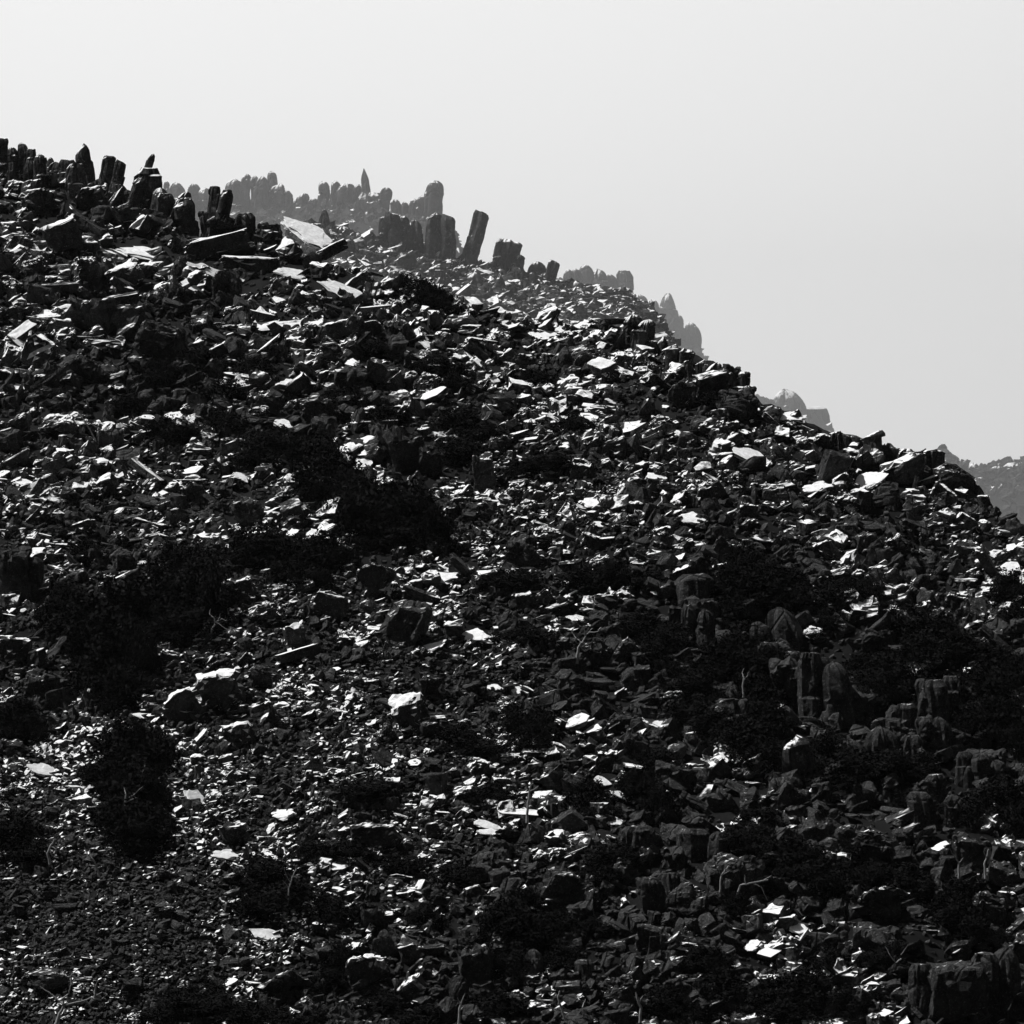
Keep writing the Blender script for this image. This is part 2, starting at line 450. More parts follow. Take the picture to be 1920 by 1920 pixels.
# ------------------------------------------------------------------ individual rocks
# x, y, width, height in the photo, shape, tilt (right end up), snow, shape number, label, landmark phrase
H = [
 (408, 456, 130, 44, 'log', 13, .80, 0, "long log-shaped boulder tilted up to the right on the upper slope, streaked with snow", "the tilted log-shaped boulder"),
 (470, 494, 120, 36, 'log', -2, .85, 1, "long level column lying on its side below the tilted log-shaped boulder", "the level fallen column"),
 (268, 472, 100, 30, 'slab', -8, 1.4, 0, "long snow-covered sloping ledge left of the level fallen column", "the long snowy ledge"),
 (384, 508, 74, 34, 'slab', -30, 1.5, 1, "bright white slab sloping down to the right under the level fallen column", "the bright sloping slab"),
 (238, 514, 64, 46, 'blocky', 28, 1.25, 1, "wedge boulder with a smooth white left face near the upper left", "the white-faced wedge"),
 (425, 535, 56, 62, 'rounded', 0, .1, 1, "dark round-ended boulder right beside the bright sloping slab", None),
 (160, 512, 62, 62, 'rounded', 10, .85, 2, "rounded boulder with a white cap left of the white-faced wedge", None),
 (112, 440, 84, 54, 'blocky', 20, .85, 2, "big snow-capped boulder sloping left high on the upper left slope", None),
 (575, 438, 100, 48, 'slab', -22, 1.6, 2, "broad smooth snow sheet lying on a slab at the foot of the far hazy pillars", "the broad snow sheet"),
 (505, 436, 48, 38, 'blocky', 0, .3, 3, "dark square block poking out beside the broad snow sheet", None),
 (618, 470, 72, 26, 'log', 26, .8, 2, "short log-like rock rising to the right below the broad snow sheet", None),
 (640, 545, 98, 32, 'slab', -22, 1.25, 3, "long pale plank of rock sloping down right below the broad snow sheet", "the pale sloping plank"),
 (672, 528, 54, 30, 'log', 36, .9, 3, "short column leaning up right over the pale sloping plank", None),
 (545, 512, 66, 22, 'slab', -14, 1.2, 4, "thin snowy slab just left of the pale sloping plank", None),
 (785, 536, 60, 24, 'slab', 8, 1.1, 5, "flat snowy rock left of the long dark shrub strip high on the slope", None),
 (190, 590, 70, 66, 'blocky', 4, .5, 4, "cracked grey boulder with a peaked top left of centre on the upper slope", None),
 (245, 600, 82, 74, 'angular', -10, .45, 0, "large peaked dark boulder below the white-faced wedge", None),
 (75, 657, 60, 56, 'blocky', -22, 1.35, 5, "boulder with a bright white snowy front near the left edge", "the bright-fronted boulder"),
 (165, 690, 52, 42, 'rounded', 0, .1, 3, "bare dark rounded block right of the bright-fronted boulder", None),
 (300, 640, 100, 70, 'rounded', -12, .2, 4, "broad dark hump-shaped boulder left of centre, almost free of snow", "the dark hump boulder"),
 (120, 795, 92, 46, 'rounded', 14, .6, 5, "long hump boulder with a white upper rim near the left edge", None),
 (36, 798, 50, 40, 'blocky', 24, .9, 6, "snow-rimmed wedge at the left edge beside a long hump boulder", None),
 (325, 779, 34, 18, 'slab', -4, 1.6, 6, "small bright white flat rock isolated in dark shade left of centre", "the lone bright flat rock"),
 (538, 722, 42, 32, 'slab', -10, 1.5, 7, "white folded slab standing out in the dark left of centre", "the white folded slab"),
 (485, 772, 40, 22, 'rounded', 6, 1.3, 6, "smooth white oval rock below left of the white folded slab", None),
 (532, 796, 36, 20, 'slab', -12, 1.5, 8, "small white wedge rock below the white folded slab", None),
 (590, 765, 70, 50, 'rounded', 4, .35, 0, "rounded dark boulder right of the smooth white oval rock", None),
 (606, 808, 56, 54, 'blocky', -8, .2, 7, "dark square-faced boulder above the largest black shrub mass", None),
 (718, 698, 78, 44, 'blocky', -22, .4, 8, "dark wedge boulder with one snowy corner in the upper middle", "the dark wedge boulder"),
 (755, 838, 84, 104, 'angular', 16, .25, 1, "tall dark boulder with a pointed top standing in the middle of the slope", "the tall pointed boulder"),
 (806, 866, 50, 50, 'angular', -10, .2, 2, "dark faceted boulder at the right foot of the tall pointed boulder", None),
 (905, 880, 44, 62, 'blocky', 8, .5, 0, "upright grey boulder right of the tall pointed boulder", None),
 (783, 905, 44, 46, 'angular', 0, .45, 3, "small peaked grey boulder under the tall pointed boulder", None),
 (688, 828, 66, 30, 'slab', 14, 1.25, 0, "bright snowy rocks leaning left of the tall pointed boulder", None),
 (467, 958, 72, 50, 'rounded', -22, .25, 1, "dark layered boulder left of the two bright white slabs", None),
 (550, 962, 44, 26, 'slab', -6, 1.7, 1, "bright white slab upper left of a pair above black shrubs", "the upper bright white slab"),
 (598, 1002, 48, 20, 'slab', 2, 1.7, 2, "bright white slab lower right of a pair above black shrubs", "the lower bright white slab"),
 (160, 990, 44, 30, 'blocky', 14, .9, 1, "small wedge block with a white left top beside dark shade at left", None),
 (30, 1078, 72, 110, 'blocky', 0, .12, 2, "large dark cracked crag face at the left edge of the photo", "the cracked crag at the left edge"),
 (446, 1106, 66, 48, 'blocky', 12, .95, 3, "pale-topped boulder at the right edge of the left shrub mass", "the pale-topped boulder by shrubs"),
 (494, 1146, 62, 32, 'rounded', 18, .85, 2, "low boulder with a white upper edge below the pale-topped boulder", None),
 (550, 1190, 46, 46, 'blocky', 8, 1.2, 4, "square boulder with a split bright white left face", "the split white-faced boulder"),
 (620, 1130, 72, 42, 'blocky', -22, .7, 5, "dark slab boulder sloping right with a white left end", None),
 (705, 1085, 74, 60, 'angular', 0, .5, 4, "mottled angular boulder below the largest shrub mass in the middle", None),
 (760, 1165, 86, 80, 'blocky', -20, .22, 6, "large dark faceted boulder in the middle of the slope", "the large dark faceted boulder"),
 (893, 1190, 56, 24, 'slab', 4, 1.5, 3, "smooth white slab right of the large dark faceted boulder", None),
 (810, 1213, 58, 18, 'slab', 22, 1.7, 4, "narrow bright white plank pointing up right below the large dark faceted boulder", "the bright white plank"),
 (828, 1083, 62, 26, 'slab', 6, 1.2, 5, "pale flat boulder right of the mottled angular boulder in the middle", None),
 (868, 1062, 64, 34, 'log', -42, .2, 0, "dark grooved column fallen down to the right in the middle", None),
 (980, 1034, 62, 56, 'blocky', 2, .15, 7, "dark square-jointed block in the middle right of the slope", "the square-jointed block"),
 (1068, 1068, 48, 40, 'blocky', 0, .25, 8, "dark rounded cube of rock between two shrub patches right of centre", None),
 (1125, 1058, 38, 36, 'rounded', -8, .95, 3, "small pale-topped round boulder next to shrubs right of centre", None),
 (1030, 1004, 60, 32, 'rounded', -10, .75, 4, "pale mottled low boulder above the square-jointed block", None),
 (1116, 1226, 66, 62, 'rounded', -6, .25, 5, "large rounded dark boulder beside a bare dead shrub right of centre", "the large rounded dark boulder"),
 (1180, 1225, 54, 48, 'blocky', -34, .3, 0, "dark tilted slab boulder right of the large rounded dark boulder", None),
 (768, 1333, 70, 68, 'blocky', 14, 1.45, 1, "bright snow-plastered boulder in the middle of the lower slope", "the bright snow-plastered boulder"),
 (800, 1284, 60, 46, 'angular', -8, .25, 5, "dark faceted boulder just above the bright snow-plastered boulder", None),
 (404, 1286, 104, 66, 'blocky', 8, 1.2, 8, "large pale boulder with a lit left shoulder on the left lower slope", "the large pale boulder"),
 (350, 1318, 76, 60, 'blocky', 34, .85, 2, "leaning block with a white edge against the large pale boulder", None),
 (495, 1265, 62, 34, 'rounded', -14, .25, 6, "dark curved boulder behind the large pale boulder", None),
 (495, 1334, 56, 50, 'angular', 10, .8, 0, "peaked boulder with pale left side right of the large pale boulder", None),
 (447, 1376, 74, 46, 'blocky', 6, 1.15, 3, "block with a bright white left half under the large pale boulder", None),
 (372, 1385, 50, 20, 'slab', 46, 1.5, 6, "narrow white slab leaning steeply left of a half-white block", None),
 (80, 1442, 62, 24, 'slab', -24, 1.8, 7, "smooth bright white slab sloping right near the left edge low down", "the smooth white slab at left"),
 (28, 1404, 60, 30, 'rounded', -20, .3, 0, "dark humped boulder at the left edge above the smooth white slab", None),
 (364, 1500, 42, 34, 'slab', -34, 1.8, 8, "bright white sloping slab right of the lower shrub mass", "the bright slab by the lower shrubs"),
 (440, 1562, 54, 44, 'blocky', 14, .45, 4, "square grey block tilted on its corner on the lower left slope", "the tilted grey block"),
 (532, 1527, 46, 20, 'slab', 12, 1.8, 0, "bright white flat rock right of the tilted grey block", None),
 (420, 1602, 56, 22, 'slab', -14, 1.7, 1, "bright white slab below the tilted grey block", None),
 (700, 1563, 88, 40, 'blocky', 2, .35, 5, "wide dark block with a thin white top edge on the lower slope", "the wide dark block"),
 (915, 1546, 56, 14, 'slab', -12, 1.7, 2, "upper of two stacked thin white slabs low in the middle", None),
 (922, 1560, 56, 12, 'slab', -8, 1.7, 3, "lower of two stacked thin white slabs low in the middle", "the stacked thin white slabs"),
 (1016, 1489, 40, 14, 'slab', 8, 1.8, 4, "small bright white club-shaped rock right of the stacked thin white slabs", None),
 (1160, 1490, 38, 14, 'slab', -22, 1.8, 5, "small bright white sliver right of a round black shrub low down", None),
 (1085, 1573, 40, 22, 'rounded', 10, 1.3, 1, "white-capped small boulder low in the middle right", None),
 (1130, 1465, 34, 16, 'slab', -12, 1.6, 6, "small snowy rock just above a round black shrub low down", None),
 (497, 1752, 62, 20, 'slab', -16, 1.7, 7, "white slab sloping right low at the left of the photo", "the low sloping white slab"),
 (560, 1772, 50, 36, 'rounded', -6, .4, 2, "grey hump boulder right of the low sloping white slab", None),
 (694, 1818, 82, 66, 'blocky', 14, .85, 6, "large dark boulder with a snowy left shoulder near the bottom", "the large boulder near the bottom"),
 (728, 1770, 62, 40, 'blocky', -34, .05, 7, "bare grey slab block sloping right above the large boulder near the bottom", None),
 (702, 1722, 52, 50, 'angular', 0, .1, 2, "bare dark peaked block in the lower middle", None),
 (820, 1680, 60, 34, 'rounded', -6, .25, 3, "dark humped boulder in the lower middle", None),
 (540, 1838, 104, 46, 'angular', -14, .3, 3, "broad dark boulder at the bottom left of centre", None),
 (85, 1835, 84, 34, 'rounded', 0, .25, 4, "dark rounded outcrop low at the left above the bare dead tree", None),
 (85, 1285, 80, 52, 'rounded', -10, .2, 6, "large dark rounded boulder at the left edge under the shrub mass", "the dark rounded boulder at left"),
 (30, 1215, 66, 50, 'blocky', 4, .5, 8, "dark boulder with a small snowy top at the left edge", None),
 (1410, 856, 80, 28, 'slab', -18, 1.8, 8, "large bright white slab sloping right high on the right slope", "the large bright slab on the right"),
 (1282, 815, 34, 16, 'slab', -4, 1.8, 0, "small bright rectangular white rock on the upper right slope", None),
 (1530, 914, 66, 26, 'slab', 4, 1.5, 1, "broad white-topped block on the right slope", "the white-topped block on the right"),
 (1558, 875, 56, 66, 'blocky', -16, .2, 2, "dark upright wedge boulder above the white-topped block on the right", None),
 (1586, 868, 26, 44, 'slab', 66, 1.6, 2, "narrow upright slab with a white edge beside a dark upright wedge", None),
 (1300, 971, 54, 24, 'slab', -4, 1.8, 3, "bright white split slab in the right middle of the slope", "the bright split slab"),
 (1432, 1010, 46, 12, 'slab', -12, 1.7, 4, "thin white slab above shrubs on the right slope", None),
 (1340, 715, 88, 40, 'blocky', 10, .4, 3, "big dark ridge block standing on the right part of the skyline", "the dark ridge blocks"),
 (1278, 735, 60, 54, 'rounded', 0, .3, 5, "dark rounded boulder below the right skyline", None),
 (1372, 702, 40, 36, 'blocky', -10, .2, 0, "small dark block at the top right end of the dark ridge blocks", None),
 (1382, 758, 80, 50, 'rounded', -20, .15, 6, "dark humped rock mass under the dark ridge blocks", None),
 (1448, 790, 50, 14, 'log', -40, 1.3, 1, "narrow pale column sliding down right below the skyline", None),
 (1480, 782, 64, 22, 'slab', 0, 1.2, 5, "flat snow-topped block on the skyline in front of the hazy domes", "the flat skyline block"),
 (1700, 876, 92, 46, 'blocky', 24, .55, 4, "big dark overhanging boulder near the right skyline", "the overhanging boulder"),
 (1635, 898, 62, 30, 'slab', 20, 1.2, 6, "snow-streaked slab left of the overhanging boulder", None),
 (1795, 900, 84, 50, 'rounded', -20, .3, 0, "dark rounded outcrop on the right skyline", "the rounded outcrop on the right"),
 (1660, 940, 88, 70, 'angular', 10, .1, 4, "large bare dark crag below the overhanging boulder", None),
 (1768, 928, 52, 34, 'blocky', -30, 1.0, 5, "pale-sided block below the rounded outcrop on the right", None),
 (1902, 1002, 66, 14, 'log', -10, 1.5, 2, "long thin white column pointing right at the right edge", "the thin white column at the right edge"),
 (1525, 1186, 38, 22, 'rounded', -6, 1.6, 1, "white-capped round boulder perched above the dark cliff columns", "the white-capped perched boulder"),
 (1860, 1110, 40, 18, 'blocky', 4, 1.5, 6, "white-topped boulder at the right edge beside shrubs", None),
 (1620, 1578, 110, 66, 'rounded', -4, .2, 3, "large arched dark boulder in the lower right", "the arched dark boulder"),
 (1655, 1685, 100, 56, 'angular', 2, .4, 1, "big speckled peaked boulder in the lower right", "the speckled peaked boulder"),
 (1820, 1600, 66, 74, 'blocky', 4, .2, 7, "dark upright block right of the arched dark boulder", None),
 (1880, 1640, 68, 42, 'blocky', -20, .2, 8, "dark overhanging block at the lower right edge", None),
 (1850, 1700, 80, 60, 'rounded', -16, .25, 4, "dark rounded rib at the lower right edge", None),
 (1412, 1772, 36, 20, 'slab', 8, 1.8, 7, "smooth white rock left of the speckled peaked boulder low down", "the smooth white rock low right"),
 (1440, 1738, 22, 14, 'rounded', 0, 1.7, 2, "small round white rock above the smooth white rock low right", None),
 (1500, 1742, 40, 18, 'slab', -6, 1.7, 8, "white boulder top right of the smooth white rock low right", None),
 (1555, 1915, 52, 18, 'slab', 8, 1.8, 0, "white slab cut off by the bottom edge of the photo at right", "the white slab at the bottom edge"),
 (1065, 1824, 24, 16, 'rounded', 0, 1.6, 3, "small white rock alone in the dark low in the middle", "the small lone white rock low down"),
 (1240, 1802, 64, 12, 'slab', 2, 1.5, 1, "thin white ledge on a dark block low in the middle right", None),
 (1225, 1760, 70, 50, 'blocky', -10, .25, 1, "dark mottled boulder low in the middle right", "the dark mottled boulder"),
 (1050, 1660, 72, 60, 'blocky', -12, .2, 2, "dark jointed boulder in the lower middle right", None),
 (1290, 1690, 80, 62, 'rounded', 0, .2, 5, "large dark boulder left of the snowy rubble patch", None),
 (890, 1810, 60, 76, 'blocky', 4, .15, 3, "dark upright crag left of shrubs near the bottom", None),
 (1500, 1290, 110, 130, 'blocky', 2, .0, 4, "broad dark crag behind the tall smooth cliff column", None),
 (1620, 1330, 110, 90, 'angular', -6, .0, 2, "dark crag right of the curved cliff column", None),
 (1440, 1240, 90, 80, 'rounded', 0, .1, 3, "rough dark crag at the upper left of the cliff columns", None),
 (1560, 1205, 90, 50, 'rounded', 0, .25, 5, "dark rubble-topped crag under the white-capped perched boulder", None),
 (1770, 1330, 100, 110, 'blocky', 4, .0, 6, "broad dark crag carrying the right-hand cliff columns", None),
 (1690, 1380, 130, 70, 'rounded', 0, .1, 1, "wide low dark crag between the two groups of cliff columns", None),
 (1545, 1420, 120, 60, 'angular', -4, .05, 3, "dark crag right above the broad upright crag", None),
 (1830, 1450, 110, 90, 'blocky', 0, .0, 7, "broad dark crag behind the columns at the right edge", None),
 (1740, 1500, 100, 80, 'blocky', -4, .1, 8, "dark crag standing above the arched dark boulder to its right", None),
 (1300, 1165, 100, 100, 'rounded', 0, .1, 6, "dark crag behind the short jointed columns", None),
 (1370, 1310, 90, 60, 'angular', -10, .1, 5, "dark crag below the small forked dead tree", None),
 (1290, 1590, 110, 70, 'blocky', -6, .1, 0, "dark jointed crag in the lower right middle", None),
 (1200, 1580, 90, 70, 'rounded', 0, .1, 2, "dark rounded crag left of a jointed crag in the lower right middle", None),
 (1380, 1640, 110, 80, 'rounded', 8, .15, 4, "large dark rock mass above the long arching dead branch", None),
 (1245, 1680, 110, 70, 'blocky', 0, .05, 2, "dark crag split by vertical joints in the lower middle right", None),
 (1740, 1760, 120, 70, 'angular', -6, .2, 0, "rough dark crag right of the speckled peaked boulder", None),
 (1640, 1780, 100, 90, 'blocky', -10, .15, 1, "dark crag directly below the speckled peaked boulder", None),
 (1800, 1850, 140, 100, 'blocky', 0, .05, 3, "wide dark cliff block at the bottom right", None),
 (1130, 1790, 90, 60, 'blocky', 0, .15, 6, "dark crag left of the dark mottled boulder", None),
 (880, 1770, 90, 80, 'angular', 0, .1, 4, "large dark crag in the lower middle by the black shrubs", None),
 (1160, 1860, 60, 60, 'rounded', -10, .25, 6, "dark speckled boulder at the bottom right of centre", None),
]

items = []                    # every individual thing with its place in the photo, for the wording of the rest
def place_rock(px, py, w, h, kind, tilt, snow, idx, name, y=None, extra=0.0):
    protos = HIGH[kind]; me = protos[idx % len(protos)]
    yb = hit1(px, py + h * .35) if y is None else y
    k = ppm(yb); W, Hh = w * k, h * k
    if kind == 'slab':
        pitch = R(34); dims = (W * 1.05, Hh / math.sin(pitch) * .95, max(Hh * .35, W * .10))
    elif kind == 'log':
        pitch = R(12); dims = (W * 1.02, Hh * .9, Hh * .9)
    else:
        pitch = R(rnd.uniform(2, 20)); dims = (W * 1.04, (W + Hh) * .45, Hh * 1.15)
    if kind in ('slab', 'log') and abs(tilt) > 10:
        a = abs(R(tilt)); dims = (math.hypot(W, Hh * .8) * 1.0, dims[1], dims[2])
        if abs(tilt) > 40: dims = (max(W, Hh) * 1.15, min(W, Hh) * 1.2, min(W, Hh) * .5)
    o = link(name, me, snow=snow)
    u, e = ray(px, py)
    o.location = (float(u) * yb, yb, float(e) * yb - 0.05 * Hh)
    o.scale = dims
    spin = rnd.choice((0, math.pi)) if kind in ('slab', 'log') else rnd.choice((0, 1, 2, 3)) * math.pi / 2
    if spin in (math.pi / 2, 3 * math.pi / 2): o.scale = (dims[1], dims[0], dims[2])
    M = Matrix.Rotation(pitch, 4, 'X') @ Matrix.Rotation(-R(tilt), 4, 'Y') @ Matrix.Rotation(spin + rnd.uniform(-.12, .12), 4, 'Z')
    o.rotation_euler = M.to_euler()
    return o

hero_boxes = []
def add_item(o, px, py, label, lm, cat, group, noun):
    o["category"] = cat; o["kind"] = "thing"
    if group: o["group"] = group
    items.append(dict(o=o, x=px, y=py, label=label, lm=lm, noun=noun))
for (px, py, w, h, kind, tilt, snow, idx, label, lm) in H:
    nm = {'slab': 'rock_slab', 'log': 'fallen_rock_column'}.get(kind, 'boulder')
    yy = hit1(px, py + h * .35)
    o = place_rock(px, py, w, h, kind, tilt, snow, idx, nm, y=(yy + 1.6 if w >= 84 and snow < .3 and label.find('crag') >= 0 else yy - .3 - .12 * w * ppm(yy)))
    add_item(o, px, py, label, lm, {'slab': 'rock slab', 'log': 'rock column'}.get(kind, 'boulder'),
             {'slab': 'rock slabs on the slope', 'log': 'fallen rock columns on the slope'}.get(kind, 'boulders on the slope'), None)
    hero_boxes.append((px, py, w, h))

# ------------------------------------------------------------------ standing pillars
def pillar_mesh(name, base, top, wid, dep, prof, seed, mat, lean_cut=0.0):
    r = random.Random(seed)
    base, top = Vector(base), Vector(top)
    ax = top - base; L = ax.length
    nring, nseg = 30, 28
    wid *= 1.12
    k = r.choice((5, 6, 6, 7))
    angs = sorted((i + r.uniform(-.25, .25)) * 2 * math.pi / k for i in range(k))
    corners = [Vector((math.cos(a), math.sin(a))) for a in angs]
    sec = []
    for i in range(nseg):
        t = i / nseg * k; j = int(t) % k; f = t - int(t)
        a, b = corners[j], corners[(j + 1) % k]
        p = a.lerp(b, f)
        if f < .1 or f > .9: p = p * .97
        sec.append(p)
    mx = max(abs(p.x) for p in sec); my = max(abs(p.y) for p in sec)
    sec = [Vector((p.x / mx, p.y / my)) for p in sec]
    def scale(t):
        if prof == 'flat': return 1.0 - .08 * t if t < .965 else .86 - (t - .965) * 4
        if prof == 'round':
            s = 1.0 - .14 * t; t0 = max(.35, 1 - .62 * wid / L)
            return s if t < t0 else s * math.sqrt(max(0.0, 1 - ((t - t0) / (1.004 - t0)) ** 2.3))
        if prof == 'point': return 1 - .12 * t if t < .45 else .80 * ((1 - t) / .55) ** .6 + .14
        if prof == 'block': return 1.0 if t < .9 else 1 - (t - .9) * 3.2
        if prof == 'spire': return float(np.interp(t, [0, .5, .62, .84, .93, 1], [1, .8, .42, .36, .20, .04]))
        if prof == 'crown': return (.8 + .35 * t) if t < .8 else 1.08 * math.sqrt(max(0.02, 1 - ((t - .8) / .21) ** 2))
        return 1 - .3 * t
    side = Vector((1, 0, 0)); dpt = Vector((0, 1, 0))
    off = Vector((seed * 2.3, seed * .77, 0)); V = []
    bend = r.uniform(-.04, .04)
    for i in range(nring):
        t = (i / (nring - 1)) ** .8
        c = base + ax * t + side * (math.sin(t * math.pi) * bend * L)
        s = scale(t)
        for p in sec:
            q = side * (p.x * wid * .5 * s) + dpt * (p.y * dep * .5 * s)
            nn = mnoise.fractal(Vector((p.x * 1.2, p.y * 1.2, t * L / wid * 1.3)) + off, .9, 2.2, 4)
            led = mnoise.noise(Vector((p.x * .6, p.y * .6, t * L / wid * .9)) + off * 1.7)
            ang = math.atan2(p.y, p.x); grv = mnoise.noise(Vector((math.cos(ang) * 2.6, math.sin(ang) * 2.6, t * L / wid * .22)) + off * .9)
            jn = mnoise.cell(Vector((p.x * .9, p.y * .9, t * L / wid * .8)) + off * .6) - .5
            q = q * (1 + .09 * nn + .16 * grv + .20 * jn - .16 * max(0, 1 - abs(grv) * 9) + .06 * min(1, max(0, led * 9 - .5)))
            zz = (p.x * wid * lean_cut * (t ** 6))
            V.append(c + q + Vector((0, 0, zz + nn * .05 * wid * t)))
    tip = base + ax * 1.0 + Vector((0, 0, wid * .02)); V.append(tip)
    F = []
    for i in range(nring - 1):
        for j in range(nseg):
            a = i * nseg + j; b = i * nseg + (j + 1) % nseg
            F += [(a, b, b + nseg), (a, b + nseg, a + nseg)]
    top0 = (nring - 1) * nseg
    for j in range(nseg): F.append((top0 + j, top0 + (j + 1) % nseg, len(V) - 1))
    F += [(0, j + 1, j) for j in range(1, nseg - 1)]
    return new_mesh(name, np.array([v[:] for v in V]), F, mat, False)

def pillar(tx, ty, bx, by, w, prof, label, lm, D=None, snow=.5, cut=0.0, seed=None, noun="pillar", group="rock pillars along the crest", depth=1.0):
    """tx,ty top and bx,by foot in the photo; D = distance of the layer it stands on, None = near slope"""
    if D is None: y = hit1(bx, min(by, 2300))
    else: y = D
    k = ppm(y)
    ub, eb_ = ray(bx, by); ut, et = ray(tx, ty)
    base = Vector((float(ub) * y, y, float(eb_) * y)); top = Vector((float(ut) * y, y + 0.0, float(et) * y))
    g = float(height(np.array([base.x]), np.array([y]))[0])
    ax = (top - base)
    sink = max(0.0, base.z - (g - .4 * w * k)) + .12 * ax.length
    base = base - ax.normalized() * sink
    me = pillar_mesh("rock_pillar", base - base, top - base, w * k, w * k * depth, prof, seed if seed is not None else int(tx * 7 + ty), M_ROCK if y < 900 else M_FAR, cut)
    o = link("rock_pillar", me, snow=snow)
    o.location = base
    add_item(o, tx, ty + 12, label, lm, "rock pillar", group, noun)
    if D is None: hero_boxes.append(((tx + bx) / 2, (ty + by) / 2, w, abs(by - ty)))
    return o

NEAR = [
 (5, 260, 4, 330, 26, 'flat', "tall dark pillar cut off by the left edge at the top of the ridge", "the pillar at the left edge", 0),
 (40, 268, 40, 340, 24, 'round', None, None, 0), (22, 276, 22, 340, 22, 'round', None, None, 0), (60, 280, 58, 345, 22, 'block', None, None, 0), (75, 289, 80, 350, 26, 'round', None, None, 0),
 (95, 296, 92, 330, 30, 'point', "small pyramid-shaped rock on the left skyline", "the small skyline pyramid", 0),
 (126, 300, 128, 350, 30, 'block', None, None, 0),
 (154, 276, 160, 350, 36, 'round', "tall standing boulder with a curved right side on the left skyline", "the tall standing skyline boulder", .2),
 (145, 308, 146, 375, 36, 'block', None, None, 0),
 (206, 293, 188, 380, 29, 'flat', "left one of two flat-topped slabs leaning together on the left skyline", "the twin leaning flat-tops", -.05),
 (229, 304, 214, 385, 24, 'flat', "right one of two flat-topped slabs leaning together on the left skyline", None, -.2),
 (287, 289, 268, 332, 17, 'round', "narrow hooked finger of rock rising from a crag on the left skyline", "the hooked finger", 0),
 (280, 316, 276, 395, 46, 'block', "broad crag carrying the hooked finger on the left skyline", None, 0),
 (268, 330, 238, 418, 36, 'round', "big dark column leaning right in front of the hooked finger", "the big leaning column", 0),
 (300, 352, 296, 405, 46, 'round', None, None, 0), (228, 352, 200, 402, 30, 'round', None, None, .2),
 (350, 360, 330, 408, 34, 'round', None, None, 0),
 (406, 350, 392, 408, 26, 'flat', "left one of two dark leaning pillars in front of the hazy cluster", None, 0),
 (426, 357, 416, 414, 28, 'block', "right one of two dark leaning pillars in front of the hazy cluster", "the two dark leaning pillars", 0),
 (1395, 697, 1392, 730, 22, 'block', None, None, 0), (1406, 724, 1400, 760, 24, 'block', None, None, 0),
 (1345, 680, 1330, 730, 34, 'round', None, None, 0), (1215, 600, 1210, 650, 40, 'round', None, None, 0), (1188, 590, 1180, 640, 36, 'round', None, None, 0),
]
for i, (tx, ty, bx, by, w, prof, label, lm, cut) in enumerate(NEAR):
    pillar(tx, ty, bx, by, w, prof, label, lm, None, snow=.75, cut=cut, seed=40 + i, noun="dark pillar", group="dark rock pillars on the near crest", depth=.9)

